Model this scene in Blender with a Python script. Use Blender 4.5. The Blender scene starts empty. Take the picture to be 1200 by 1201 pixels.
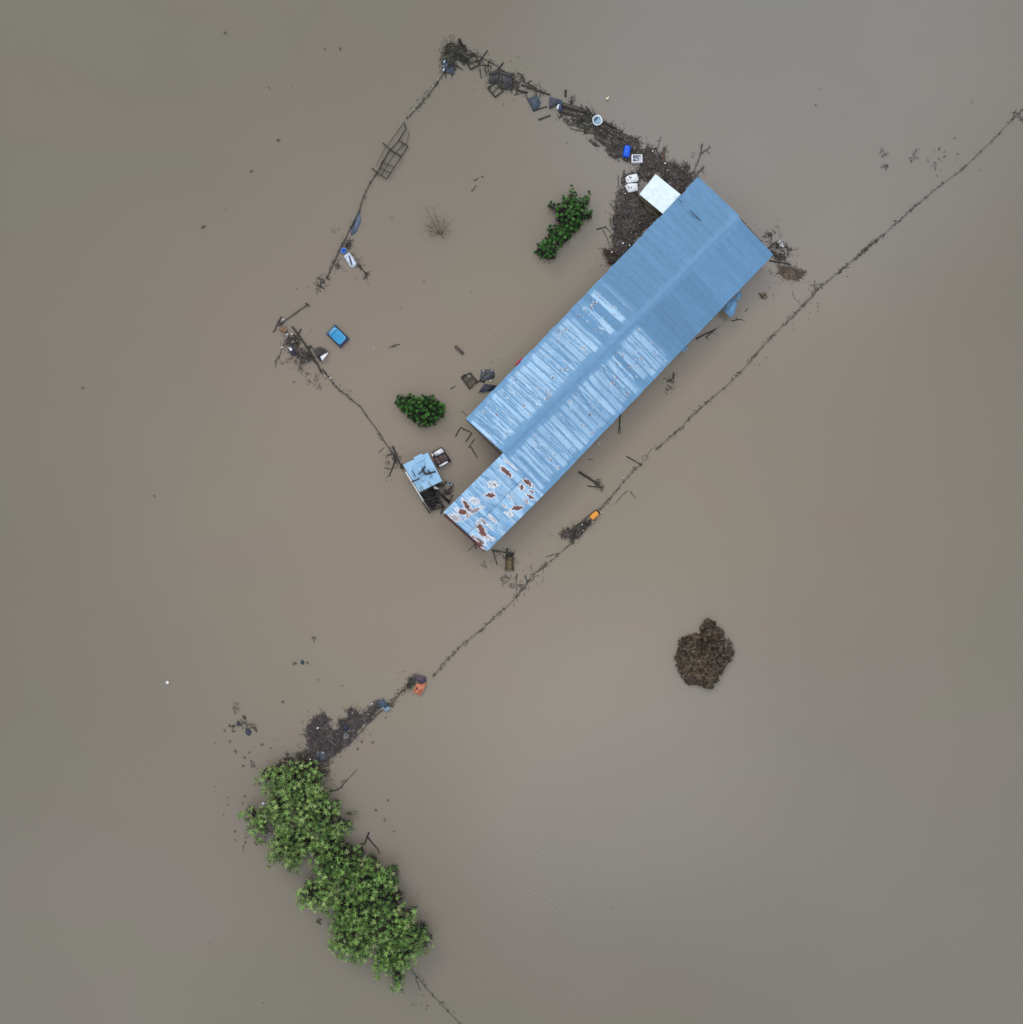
import bpy, math, random
import numpy as np
from mathutils import Vector, Matrix, noise as mnoise

random.seed(7); rng = np.random.default_rng(7)
scene = bpy.context.scene
COL = scene.collection
R = math.radians
H = 120.0            # camera height above the flood
K = 0.1              # metres per photo pixel at water level

# ------------------------------------------------------------- camera
cam_d = bpy.data.cameras.new('camera'); cam = bpy.data.objects.new('camera', cam_d)
COL.objects.link(cam); cam.location = (0, 0, H); cam.rotation_euler = (0, 0, 0)
cam_d.sensor_fit = 'HORIZONTAL'; cam_d.angle = 2*math.atan(60.0/H)
cam_d.clip_start = 1; cam_d.clip_end = 6000
scene.camera = cam

# ------------------------------------------------------------- sky, sun
SUN_EL, SUN_AZ = R(40), R(330)
world = bpy.data.worlds.new('World'); scene.world = world; world.use_nodes = True
nt = world.node_tree; nt.nodes.clear()
def N(t, ty, **kw):
    n = t.nodes.new(ty)
    for k, v in kw.items(): setattr(n, k, v)
    return n
wo = N(nt, 'ShaderNodeOutputWorld'); bg = N(nt, 'ShaderNodeBackground')
sky = N(nt, 'ShaderNodeTexSky'); sky.sky_type = 'NISHITA'; sky.sun_disc = False
sky.sun_elevation = SUN_EL; sky.sun_rotation = SUN_AZ
sky.air_density = 1.2; sky.dust_density = 2.0
tc = N(nt, 'ShaderNodeTexCoord')
# cloud deck: soft noise, with bright patches added for the water to mirror as sheen
cn = N(nt, 'ShaderNodeTexNoise'); cn.inputs['Scale'].default_value = 2.6; cn.inputs['Detail'].default_value = 4
nt.links.new(tc.outputs['Generated'], cn.inputs['Vector'])
cr = N(nt, 'ShaderNodeValToRGB')
cr.color_ramp.elements[0].position = .3; cr.color_ramp.elements[0].color = (3.6, 3.9, 4.3, 1)
cr.color_ramp.elements[1].position = .72; cr.color_ramp.elements[1].color = (7.6, 8.0, 8.5, 1)
nt.links.new(cn.outputs['Fac'], cr.inputs['Fac'])
def glow(dirv, lo, hi, amt, prev):
    d = Vector(dirv).normalized()
    dot = N(nt, 'ShaderNodeVectorMath', operation='DOT_PRODUCT'); dot.inputs[1].default_value = d
    nt.links.new(tc.outputs['Generated'], dot.inputs[0])
    mr = N(nt, 'ShaderNodeMapRange', interpolation_type='SMOOTHERSTEP')
    mr.inputs['From Min'].default_value = lo; mr.inputs['From Max'].default_value = hi
    mr.inputs['To Max'].default_value = amt
    nt.links.new(dot.outputs['Value'], mr.inputs['Value'])
    mx = N(nt, 'ShaderNodeMixRGB', blend_type='ADD'); mx.inputs['Color2'].default_value = (12.5, 14.5, 19, 1)
    nt.links.new(mr.outputs['Result'], mx.inputs['Fac']); nt.links.new(prev, mx.inputs['Color1'])
    return mx.outputs['Color']
c = cr.outputs['Color']
c = glow((10, -27, 120), .978, 1.0, .6, c)
c = glow((20, -38, 120), .968, 1.0, .22, c)
c = glow((32, 52, 120), .960, 1.0, 1.1, c)
c = glow((55, -42, 120), .955, 1.0, .3, c)
c = glow((-58, -56, 120), .97, 1.0, .3, c)
mixs = N(nt, 'ShaderNodeMixRGB'); mixs.inputs['Fac'].default_value = .88
nt.links.new(sky.outputs['Color'], mixs.inputs['Color1']); nt.links.new(c, mixs.inputs['Color2'])
nt.links.new(mixs.outputs['Color'], bg.inputs['Color']); bg.inputs['Strength'].default_value = .135
nt.links.new(bg.outputs['Background'], wo.inputs['Surface'])

sd = bpy.data.lights.new('sun', 'SUN'); sd.energy = .8; sd.angle = R(25); sd.color = (1, .96, .9)
sun = bpy.data.objects.new('sun', sd); COL.objects.link(sun)
sun.rotation_euler = (R(90)-SUN_EL, 0, R(180)-SUN_AZ)
scene.view_settings.view_transform = 'Standard'; scene.view_settings.look = 'None'
scene.view_settings.exposure = 0.13; scene.view_settings.gamma = 1

# ------------------------------------------------------------- helpers
def P(px, py, z=0.0):
    s = (H-z)/H*K
    return Vector(((px-600)*s, (600.5-py)*s, z))
def zm(ox, oy, s):
    """coordinates measured on an enlarged crop -> photo pixels"""
    return lambda *pts: [(ox+x/s, oy+y/s) for x, y in pts]
def vn(x, y=0.0, z=0.0): return mnoise.noise(Vector((x, y, z)))
_T = rng.random((256, 256))
def gn(x, y):
    """smooth value noise on arrays, 0..1"""
    xi = np.floor(x).astype(int); yi = np.floor(y).astype(int)
    fx = x-xi; fy = y-yi; fx = fx*fx*(3-2*fx); fy = fy*fy*(3-2*fy)
    g = lambda a, b: _T[a % 256, b % 256]
    return (g(xi, yi)*(1-fx)+g(xi+1, yi)*fx)*(1-fy)+(g(xi, yi+1)*(1-fx)+g(xi+1, yi+1)*fx)*fy

def tag(o, label=None, cat=None, group=None, kind=None):
    if label: o['label'] = label
    if cat: o['category'] = cat
    if group: o['group'] = group
    if kind: o['kind'] = kind
    return o
def thing(name, label, cat, loc=(0, 0, 0), group=None):
    o = bpy.data.objects.new(name, None); COL.objects.link(o); o.location = loc
    o.empty_display_size = .3
    return tag(o, label, cat, group)

class MB:
    def __init__(s): s.v = []; s.n = 0; s.c = []; s.f = {3: [], 4: []}
    def add(s, verts, faces, col):
        verts = np.asarray(verts, float).reshape(-1, 3); k = len(verts)
        s.v.append(verts)
        c = np.asarray(col, float)
        s.c.append(np.tile(c, (k, 1)) if c.ndim == 1 else c)
        for m in (3, 4):
            fs = [f for f in faces if len(f) == m] if not isinstance(faces, np.ndarray) else (faces if faces.shape[1] == m else [])
            if len(fs): s.f[m].append(np.asarray(fs, int)+s.n)
        if not isinstance(faces, np.ndarray):
            for f in faces:
                if len(f) > 4:
                    s.f[3].append(np.array([[f[0], f[i], f[i+1]] for i in range(1, len(f)-1)])+s.n)
        s.n += k
    def build(s, name, m, parent=None, smooth=False):
        V = np.concatenate(s.v); C = np.concatenate(s.c)
        off = np.zeros(3)
        if parent is not None: off = np.array(parent.location)
        me = bpy.data.meshes.new(name)
        me.vertices.add(len(V)); 
        fl = [np.concatenate(s.f[k]) for k in (3, 4) if s.f[k]]
        loops = np.concatenate([f.ravel() for f in fl])
        tot = np.concatenate([np.full(len(f), f.shape[1]) for f in fl])
        st = np.concatenate([[0], np.cumsum(tot)[:-1]])
        me.loops.add(len(loops)); me.polygons.add(len(tot))
        o = bpy.data.objects.new(name, me); COL.objects.link(o)
        if parent is None:
            off = np.array([(V[:, 0].min()+V[:, 0].max())/2, (V[:, 1].min()+V[:, 1].max())/2, V[:, 2].min()])
            o.location = off
        else: o.parent = parent
        if parent is not None and parent.parent is not None: off = off+np.array(parent.parent.location)
        me.vertices.foreach_set('co', (V-off).ravel())
        me.loops.foreach_set('vertex_index', loops)
        me.polygons.foreach_set('loop_start', st); me.polygons.foreach_set('loop_total', tot)
        at = me.color_attributes.new('tint', 'FLOAT_COLOR', 'POINT')
        at.data.foreach_set('color', np.hstack([C, np.ones((len(C), 1))]).ravel())
        me.update(calc_edges=True); me.validate()
        if smooth: me.polygons.foreach_set('use_smooth', np.ones(len(me.polygons), bool))
        me.materials.append(m)
        return o
    # shapes -----------------------------------------------------
    def tube(s, pts, r0, r1=None, col=(.1, .1, .1), n=6, jit=.12, cap=True):
        pts = [Vector(p) for p in pts]; r1 = r0 if r1 is None else r1
        L = len(pts); vs = []
        for i, p in enumerate(pts):
            d = (pts[min(i+1, L-1)]-pts[max(i-1, 0)]).normalized()
            a = d.orthogonal().normalized(); b = d.cross(a)
            r = r0+(r1-r0)*i/(L-1)
            for k in range(n):
                t = 2*math.pi*k/n; rr = r*(1+random.uniform(-jit, jit))
                vs.append(p+a*math.cos(t)*rr+b*math.sin(t)*rr)
        fs = [(i*n+k, i*n+(k+1) % n, (i+1)*n+(k+1) % n, (i+1)*n+k) for i in range(L-1) for k in range(n)]
        if cap: fs += [tuple(range(n))[::-1], tuple((L-1)*n+k for k in range(n))]
        s.add([tuple(v) for v in vs], fs, col)
    def beam(s, a, b, w, h, col):
        a = Vector(a); b = Vector(b); d = (b-a)
        if d.length < 1e-4: return
        d.normalize(); u = d.cross(Vector((0, 0, 1)))
        if u.length < .05: u = Vector((1, 0, 0))
        u.normalize(); t = u.cross(d)
        vs = [p+u*x*w/2+t*y*h/2 for p in (a, b) for x, y in ((-1, -1), (1, -1), (1, 1), (-1, 1))]
        s.add([tuple(v) for v in vs], [(3, 2, 1, 0), (4, 5, 6, 7), (0, 1, 5, 4), (1, 2, 6, 5), (2, 3, 7, 6), (3, 0, 4, 7)], col)
    def prism(s, poly, z0, z1, col, inset=0.0, z_in=None):
        """poly in world xy; optional rounded shoulder by an inset top ring"""
        c = sum((Vector(p[:2]) for p in poly), Vector((0, 0)))/len(poly); n = len(poly)
        rings = [[(p[0], p[1], z0) for p in poly], [(p[0], p[1], z1) for p in poly]]
        if inset:
            rings.append([(c.x+(p[0]-c.x)*(1-inset), c.y+(p[1]-c.y)*(1-inset), z_in if z_in is not None else z1) for p in poly])
        vs = [v for r in rings for v in r]; k = len(rings)
        fs = [(j*n+i, j*n+(i+1) % n, (j+1)*n+(i+1) % n, (j+1)*n+i) for j in range(k-1) for i in range(n)]
        vs.append((c.x, c.y, rings[-1][0][2]))
        fs += [((k-1)*n+i, (k-1)*n+(i+1) % n, k*n) for i in range(n)]
        fs += [tuple(range(n))[::-1]]
        s.add(vs, fs, col)

def W(pts, z=0.0): return [P(x, y, z) for x, y in pts]
def jc(c, a=.25):
    f = 1+random.uniform(-a, a); return tuple(max(0, min(1, x*f*(1+random.uniform(-.06, .06)))) for x in c)

# ------------------------------------------------------------- materials
def mat(name, rough=.8, metal=0., nscale=3., namt=.3, spec=.5, bump=0., bscale=20., coat=0.):
    m = bpy.data.materials.new(name); m.use_nodes = True; t = m.node_tree
    b = t.nodes['Principled BSDF']
    at = N(t, 'ShaderNodeAttribute', attribute_name='tint')
    geo = N(t, 'ShaderNodeNewGeometry')
    no = N(t, 'ShaderNodeTexNoise'); no.inputs['Scale'].default_value = nscale; no.inputs['Detail'].default_value = 6
    t.links.new(geo.outputs['Position'], no.inputs['Vector'])
    mr = N(t, 'ShaderNodeMapRange'); mr.inputs['From Min'].default_value = .3; mr.inputs['From Max'].default_value = .7
    mr.inputs['To Min'].default_value = 1-namt; mr.inputs['To Max'].default_value = 1+namt
    t.links.new(no.outputs['Fac'], mr.inputs['Value'])
    mu = N(t, 'ShaderNodeVectorMath', operation='SCALE')
    t.links.new(at.outputs['Color'], mu.inputs[0]); t.links.new(mr.outputs['Result'], mu.inputs['Scale'])
    t.links.new(mu.outputs['Vector'], b.inputs['Base Color'])
    b.inputs['Roughness'].default_value = rough; b.inputs['Metallic'].default_value = metal
    b.inputs['Specular IOR Level'].default_value = spec; b.inputs['Coat Weight'].default_value = coat
    if bump:
        n2 = N(t, 'ShaderNodeTexNoise'); n2.inputs['Scale'].default_value = bscale; n2.inputs['Detail'].default_value = 4
        t.links.new(geo.outputs['Position'], n2.inputs['Vector'])
        bp = N(t, 'ShaderNodeBump'); bp.inputs['Strength'].default_value = 1; bp.inputs['Distance'].default_value = bump
        t.links.new(n2.outputs['Fac'], bp.inputs['Height']); t.links.new(bp.outputs['Normal'], b.inputs['Normal'])
    return m
M = dict(
    wood=mat('wet_wood', .75, 0, 4, .35, .4, .01, 15),
    debris=mat('debris', .85, 0, 5, .3, .3),
    roof=mat('painted_sheet_metal', .55, 0, 2.2, .06, .25),
    roofold=mat('flaking_sheet_metal', .6, 0, 7, .1, .4),
    plastic=mat('plastic', .4, 0, 5, .16, .5, .01, 6),
    cloth=mat('wet_cloth', .6, 0, 3, .25, .4, .03, 8),
    paint=mat('car_paint', .22, 0, 2, .04, .5, coat=.6),
    glass=mat('dark_glass', .12, 0, 1, .05, .5),
    metal=mat('rusty_metal', .6, .2, 5, .35, .5),
    white=mat('white_sheet', .5, 0, 2.2, .09, .3, .01, 3),
    wall=mat('board_wall', .85, 0, 2.5, .3, .3, .01, 10),
)
def leafmat(name, rough, trans):
    m = mat(name, rough, 0, 1.2, .28, .12)
    t = m.node_tree; b = t.nodes['Principled BSDF']
    tr = N(t, 'ShaderNodeBsdfTranslucent'); mx = N(t, 'ShaderNodeMixShader'); mx.inputs['Fac'].default_value = trans
    src = b.inputs['Base Color'].links[0].from_socket
    t.links.new(src, tr.inputs['Color'])
    t.links.new(b.outputs['BSDF'], mx.inputs[1]); t.links.new(tr.outputs['BSDF'], mx.inputs[2])
    t.links.new(mx.outputs['Shader'], t.nodes['Material Output'].inputs['Surface'])
    return m
M['leaf'] = leafmat('leaf', .65, .10)
M['leafdark'] = leafmat('glossy_leaf', .45, .06)

# water
def water_mat():
    m = bpy.data.materials.new('muddy_water'); m.use_nodes = True; t = m.node_tree
    b = t.nodes['Principled BSDF']; geo = N(t, 'ShaderNodeNewGeometry'); pos = geo.outputs['Position']
    def math_(op, a, b_=None):
        n = N(t, 'ShaderNodeMath', operation=op)
        for i, x in enumerate((a, b_)):
            if x is None: continue
            if isinstance(x, (int, float)): n.inputs[i].default_value = x
            else: t.links.new(x, n.inputs[i])
        return n.outputs[0]
    def noise(scale, det=3, dist=0., rot=0, sc=(1, 1, 1)):
        mp = N(t, 'ShaderNodeMapping'); mp.inputs['Rotation'].default_value = (0, 0, rot); mp.inputs['Scale'].default_value = sc
        t.links.new(pos, mp.inputs['Vector'])
        n = N(t, 'ShaderNodeTexNoise'); n.inputs['Scale'].default_value = scale; n.inputs['Detail'].default_value = det
        n.inputs['Distortion'].default_value = dist
        t.links.new(mp.outputs['Vector'], n.inputs['Vector']); return n.outputs['Fac']
    # warm brown silt at the yard, olive outside; edge darkening paints in lens vignetting
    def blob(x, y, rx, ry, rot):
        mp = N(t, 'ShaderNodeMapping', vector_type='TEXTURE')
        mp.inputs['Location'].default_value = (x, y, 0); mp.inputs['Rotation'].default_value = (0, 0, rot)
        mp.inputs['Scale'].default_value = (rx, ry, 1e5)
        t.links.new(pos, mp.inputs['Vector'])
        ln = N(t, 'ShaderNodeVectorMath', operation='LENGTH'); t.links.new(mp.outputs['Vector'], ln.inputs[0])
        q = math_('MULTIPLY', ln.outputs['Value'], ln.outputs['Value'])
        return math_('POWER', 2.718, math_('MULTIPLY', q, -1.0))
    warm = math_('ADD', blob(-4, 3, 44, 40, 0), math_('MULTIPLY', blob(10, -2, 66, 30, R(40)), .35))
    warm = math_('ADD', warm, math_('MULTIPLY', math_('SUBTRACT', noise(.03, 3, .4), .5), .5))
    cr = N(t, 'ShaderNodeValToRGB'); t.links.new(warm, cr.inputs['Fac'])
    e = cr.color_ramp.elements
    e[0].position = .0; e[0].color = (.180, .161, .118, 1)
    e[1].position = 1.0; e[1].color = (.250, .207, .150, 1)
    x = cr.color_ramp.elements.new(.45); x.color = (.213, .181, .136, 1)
    # faint swirls of lilac-grey and olive silt
    sw = N(t, 'ShaderNodeMapRange'); sw.inputs['From Min'].default_value = .42; sw.inputs['From Max'].default_value = .6
    t.links.new(noise(.035, 2, .8, R(35), (1, 1.8, 1)), sw.inputs['Value'])
    mx = N(t, 'ShaderNodeMixRGB', blend_type='MULTIPLY'); mx.inputs['Color2'].default_value = (1.02, .985, 1.02, 1)
    t.links.new(sw.outputs['Result'], mx.inputs['Fac']); t.links.new(cr.outputs['Color'], mx.inputs['Color1'])
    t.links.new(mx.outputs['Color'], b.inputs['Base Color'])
    b.inputs['IOR'].default_value = 1.38; b.inputs['Roughness'].default_value = .12
    # wind ripples in patches, running along one diagonal
    mp = N(t, 'ShaderNodeMapping'); mp.inputs['Rotation'].default_value = (0, 0, R(-52)); t.links.new(pos, mp.inputs['Vector'])
    wv = N(t, 'ShaderNodeTexWave'); wv.inputs['Scale'].default_value = .62; wv.inputs['Distortion'].default_value = 14
    wv.inputs['Detail'].default_value = 2.5; wv.inputs['Detail Scale'].default_value = .5
    t.links.new(mp.outputs['Vector'], wv.inputs['Vector'])
    pt = N(t, 'ShaderNodeMapRange'); pt.inputs['From Min'].default_value = .4; pt.inputs['From Max'].default_value = .62
    pt.inputs['To Min'].default_value = .25
    t.links.new(noise(.05, 2, .5), pt.inputs['Value'])
    h = math_('MULTIPLY', math_('MULTIPLY', wv.outputs['Fac'], .55), pt.outputs['Result'])
    h = math_('ADD', h, math_('MULTIPLY', noise(2.2, 3, .3, R(38), (1, 2.2, 1)), 1.3))
    bp = N(t, 'ShaderNodeBump'); bp.inputs['Strength'].default_value = 1; bp.inputs['Distance'].default_value = .0055
    t.links.new(h, bp.inputs['Height']); t.links.new(bp.outputs['Normal'], b.inputs['Normal'])
    return m
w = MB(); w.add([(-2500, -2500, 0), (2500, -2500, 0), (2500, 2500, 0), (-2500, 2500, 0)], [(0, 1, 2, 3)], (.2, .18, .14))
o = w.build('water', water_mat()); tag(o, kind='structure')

# ------------------------------------------------------------- the barn
BLUE = np.array((.142, .29, .458)); LIGHT = np.array((.45, .64, .80)); MID = np.array((.205, .39, .59))
ZINC = np.array((.76, .76, .76)); RUST = np.array((.115, .026, .014))
def roof_slope(mb, a, b, c, d, kind, du=.0425, dv=.1, rag=0., patches=(), pitch=.17, seed=0):
    """a,b: ridge south/north; c,d: eave south/north (photo px, z)."""
    A, B, C, D = [np.array(P(*q)) for q in (a, b, c, d)]
    L = np.linalg.norm(B-A); Wd = np.linalg.norm(C-A)
    nu = int(L/du)+1; nv = int(Wd/dv)+1
    U, Vv = np.meshgrid(np.linspace(0, 1, nu), np.linspace(0, 1, nv), indexing='ij')
    S = U*L; T = Vv*Wd
    sheet = np.floor(S/.9).astype(int); frac = S/.9-sheet
    rj = _T[(sheet*7+seed) % 256, 3]
    Tv = Vv*(1+rag*(rj-.4)/Wd)
    X = (A+(B-A)*U[..., None])*(1-Tv[..., None])+(C+(D-C)*U[..., None])*Tv[..., None]
    nrm = np.cross(B-A, C-A); nrm /= np.linalg.norm(nrm)
    if nrm[2] < 0: nrm = -nrm
    rib = .03*np.cos(2*np.pi*S/pitch)
    if kind == 'old': rib = .03*np.exp(-((np.minimum(frac, 1-frac))/.06)**2)+.012*np.cos(2*np.pi*S/.225)
    lap = .012*(frac)+.02*(_T[(sheet*5+seed) % 256, 9]-.5)+.02*gn(S*.8+seed, T*.5)
    X = X+nrm*((rib+lap)*np.clip((T-.25)/.5, 0, 1))[..., None]
    base = BLUE if kind == 'new' else (BLUE*.55+MID*.55)
    col = np.ones(U.shape+(3,))*base
    # sheet to sheet tone, faint dirt running down the slope
    tone = 1+.10*(_T[(sheet*11+seed) % 256, 5]-.5)+.12*(gn(S*7+seed, T*.35)-.5)
    w_ = np.zeros(U.shape)
    if kind == 'new':
        lim = .545+.03*_T[(sheet*3+seed) % 256, 7]
        on = 1/(1+np.exp((U-lim)*400))
        gap = ((U > .44) & (_T[(sheet*13+seed+2) % 256, 8] < .28)) | (_T[(sheet*17+seed) % 256, 8] < .06)
        gap = gap.astype(float)
        v0 = .09+.05*_T[(sheet*3+seed) % 256, 11]; v1 = .88+.09*_T[(sheet*9+seed) % 256, 12]
        band = np.clip((Vv-v0)/.05, 0, 1)*np.clip((v1-Vv)/.05, 0, 1)
        edge = np.clip((np.minimum(frac, 1-frac)-.04)/.12, 0, 1)
        st = gn(S*5.5+seed*3, T*.28+3)*.45+gn(S*14+seed, T*.9)*.35+gn(S*24, T*3)*.2
        st2 = gn(S*1.1+seed, T*.3+9)
        w_ = on*(1-gap)*band*(.06+.94*edge)*np.clip((st-.36)/.16, 0, 1)*(.45+.6*st2)
        base_w = on*.30*(1-gap)
        col = col*(1-base_w[..., None])+(MID*1.05)*base_w[..., None]
        # rib shade painted into the corrugation valleys, and thin dark lines at sheet laps
        col *= (1-.20*(np.cos(2*np.pi*S/pitch) < -.35)*(1-.6*on)-.16*(np.minimum(frac, 1-frac)*.9 < .05)*(.35+.65*gn(S, T*.8)))[..., None]*1.04
        fl = on*band*(gn(S*6+40, T*2.4+seed) > .83)*(gn(S*20, T*7) > .42)*(_T[(sheet*19+seed) % 256, 14] > .3)
        rs = on*band*(gn(S*6+40, T*2.4+seed) > .86)*(gn(S*24+7, T*10) > .5)*(_T[(sheet*19+seed) % 256, 14] > .3)
    else:
        st = gn(S*3+seed, T*.6)*.5+gn(S*11, T*1.4+5)*.5
        w_ = np.clip((st-.38)/.25, 0, 1)*.75
        row = (Vv > .55)
        seam = np.exp(-((Vv-.55)*Wd/.07)**2)+.8*np.exp(-((np.minimum(frac, 1-frac))*.9/.035)**2)
        tone = tone*(1-.38*np.clip(seam, 0, 1))*(1+.10*((sheet+row*3) % 2-.5))
        fl = np.zeros(U.shape); rs = np.zeros(U.shape)
    col = col*(1-w_[..., None])+LIGHT*w_[..., None]
    col *= tone[..., None]
    if len(patches):
        ux = (B-A)/L; vx = (C-A)/Wd
        for (px, py, ln, wd, ang, q) in patches:
            # photo px on the slope plane -> local s,t  (ray against the slope)
            o_ = np.array((0, 0, H)); r_ = np.array(P(px, py, 0))-o_
            k = np.dot(A-o_, nrm)/np.dot(r_, nrm); h = o_+r_*k
            s0 = np.dot(h-A, ux); t0 = np.dot(h-A, vx)
            # direction in image (y down) -> world
            dw = np.array((math.cos(R(ang)), -math.sin(R(ang)), 0)); ds = np.dot(dw, ux); dt = np.dot(dw, vx)
            nn = math.hypot(ds, dt); ds /= nn; dt /= nn
            a_ = ((S-s0)*ds+(T-t0)*dt)/(ln*K/2); b_ = (-(S-s0)*dt+(T-t0)*ds)/(wd*K/2)
            rr = np.sqrt(a_**2+b_**2)+(gn(S*3+px, T*3)-.5)*.7+(gn(S*8+px, T*8)-.5)*.8+(gn(S*19+px, T*19)-.5)*.5
            fl = np.maximum(fl, (rr < (1.45 if q else 1.15))*1.)
            if q: rs = np.maximum(rs, (rr < .98)*float(q))
            else: rs = np.maximum(rs, ((rr < .75) & (gn(S*13+px, T*13) > .66))*1.)
    fl = fl[..., None]*.85; rs_ = rs[..., None]
    col = col*(1-fl)+ZINC*fl
    rc = RUST*(.7+1.0*gn(S*6, T*6))[..., None]
    col = col*(1-rs_*.95)+rc*rs_*.95
    idx = np.arange(nu*nv).reshape(nu, nv)
    F = np.stack([idx[:-1, :-1], idx[1:, :-1], idx[1:, 1:], idx[:-1, 1:]], -1).reshape(-1, 4)
    if np.cross(B-A, C-A)[2] < 0: F = F[:, ::-1]
    mb.add(X.reshape(-1, 3), F, np.clip(col, 0, 1).reshape(-1, 3))

ZE, ZR = 2.3, 4.0
barn = thing('barn', 'long flooded farm barn with a corrugated pale blue metal gable roof', 'barn', P(720, 420, 0))
m1 = MB(); roof_slope(m1, (590.5, 531, ZR), (867, 252.5, ZR), (546.3, 491.3, ZE), (819, 207.5, ZE), 'new', rag=.10, seed=1)
r1 = m1.build('roof_slope', M['roof'], barn, True)
r1['label'] = 'north-west slope of the blue roof, its lower half flaking'
m2 = MB(); roof_slope(m2, (590.5, 531, ZR), (866, 255, ZR), (638, 580, ZE), (907, 298.5, ZE), 'new', rag=.07, seed=5)
r2 = m2.build('roof_slope', M['roof'], barn, True); r2['label'] = 'south-east slope of the blue roof, its lower half flaking'
z8 = lambda x, y: (440+x/6, 500+y/6)
pat = []
for x, y, l, w_, a_, q in [(905,305,92,28,42,1),(940,258,100,14,38,0),(1062,383,72,30,30,1),(1013,415,40,34,10,1),(1090,448,34,16,20,.9),
        (1080,484,58,22,32,1),(1050,516,46,16,40,.6),(800,478,58,34,12,1),(638,556,84,30,58,1),(606,604,72,38,25,1),(705,588,80,20,-30,.7),
        (560,643,66,34,30,.55),(745,742,118,40,62,1),(752,672,48,20,50,.8),(822,660,95,26,50,0),(985,570,74,28,-14,1),(938,500,64,12,50,0),
        (930,615,60,26,20,0),(812,400,66,44,20,0),(655,634,64,10,-40,.5),(690,520,60,50,20,0),(800,800,60,30,20,0),(790,705,70,16,50,0),
        (720,812,100,22,36,.9),(1000,262,40,22,20,0),(665,590,70,16,20,.7),(905,560,34,20,20,0),(760,770,50,24,70,0)]:
    X_, Y_ = z8(x, y); pat.append((X_, Y_, l/6, w_/6, a_, q))
m3 = MB(); roof_slope(m3, (520.5, 600.5, ZR-.06), (590.5, 530.8, ZR-.05), (571.5, 646.5, ZE-.09), (638.5, 579.5, ZE-.09), 'old', du=.035, dv=.05, patches=pat, seed=9)
r3 = m3.build('roof_slope', M['roofold'], barn, True); r3['label'] = 'single south-west roof slope with big rust-brown patches and peeling paint'
# ridge cap
mc = MB()
a_, b_ = P(590.7, 530.9, ZR+.015), P(866.3, 254.2, ZR+.015); d_ = (b_-a_).normalized(); sd_ = d_.cross(Vector((0, 0, 1)))
n_ = 22
for i in range(n_):
    p = a_+(b_-a_)*(i/n_); q = a_+(b_-a_)*((i+1.02)/n_); h = .004*(i % 2)
    for s_ in (-1, 1):
        e = sd_*s_*.42
        vs = [p+Vector((0, 0, h)), q+Vector((0, 0, h)), q+e+Vector((0, 0, -.108+h)), p+e+Vector((0, 0, -.108+h))]
        mc.add([tuple(v) for v in vs], [(0, 1, 2, 3) if s_ < 0 else (3, 2, 1, 0)], tuple(BLUE*(.95+.05*random.random()) if i < 12 else BLUE*(.93+.05*random.random())))
mc.build('ridge_cap', M['roof'], r1, False)
# walls
def wall_poly(mb, pts, z_lo, tops, col, th=.14):
    for i in range(len(pts)-1):
        a, b = pts[i], pts[i+1]
        d = (Vector(b)-Vector(a)).normalized(); n = Vector((-d.y, d.x))*th/2
        vs = [(a[0]-n.x, a[1]-n.y, z_lo), (b[0]-n.x, b[1]-n.y, z_lo), (b[0]-n.x, b[1]-n.y, tops[i+1]), (a[0]-n.x, a[1]-n.y, tops[i]),
              (a[0]+n.x, a[1]+n.y, z_lo), (b[0]+n.x, b[1]+n.y, z_lo), (b[0]+n.x, b[1]+n.y, tops[i+1]), (a[0]+n.x, a[1]+n.y, tops[i])]
        mb.add(vs, [(0, 1, 2, 3), (7, 6, 5, 4), (3, 2, 6, 7), (0, 3, 7, 4), (1, 5, 6, 2)], col)
def inw(px, py, z, k, cx=720, cy=425):     # pull a roof corner inwards to the wall line
    v = P(px, py, z); c_ = P(cx, cy, z); d = (c_-v); d.z = 0; return tuple((v+d.normalized()*k)[:2])
G = (.16, .14, .12)
lw = [inw(546.3, 491.3, ZE, .8), inw(819, 207.5, ZE, .9)]
rw = [inw(571.5, 646.5, ZE, .8, 560, 600), inw(638, 580, ZE, .7, 600, 540), inw(907, 298.5, ZE, .9)]
rN = inw(866.5, 254, ZR, .6); rS = inw(589, 533, ZR, .6); tS = inw(522.5, 601, ZR, .9, 590, 580)
mw = MB(); wall_poly(mw, lw, -1, [ZE-.12]*2, G); wl = mw.build('wall', M['wall'], barn)
mw = MB(); wall_poly(mw, rw, -1, [ZE-.2]*3, G); mw.build('wall', M['wall'], barn)
mw = MB(); wall_poly(mw, [lw[1], rN, rw[2]], -1, [ZE-.1, ZR-.25, ZE-.1], G); mw.build('wall', M['wall'], barn)
mw = MB(); wall_poly(mw, [lw[0], rS, tS, rw[0]], -1, [ZE-.1, ZR-.3, ZR-.35, ZE-.2], G); mw.build('wall', M['wall'], barn)
for f in (.12, .38, .63, .86):
    md = MB(); a = Vector(lw[0]).lerp(Vector(lw[1]), f); b = Vector(lw[0]).lerp(Vector(lw[1]), f+.045)
    d = (b-a).normalized(); n = Vector((-d.y, d.x))*.1
    if n.dot(Vector((-1, 1))) < 0: n = -n
    md.beam((a.x+n.x, a.y+n.y, .4), (b.x+n.x, b.y+n.y, .4), .05, 2.2, (.07, .055, .04)); md.build('door', M['wall'], wl)
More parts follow.
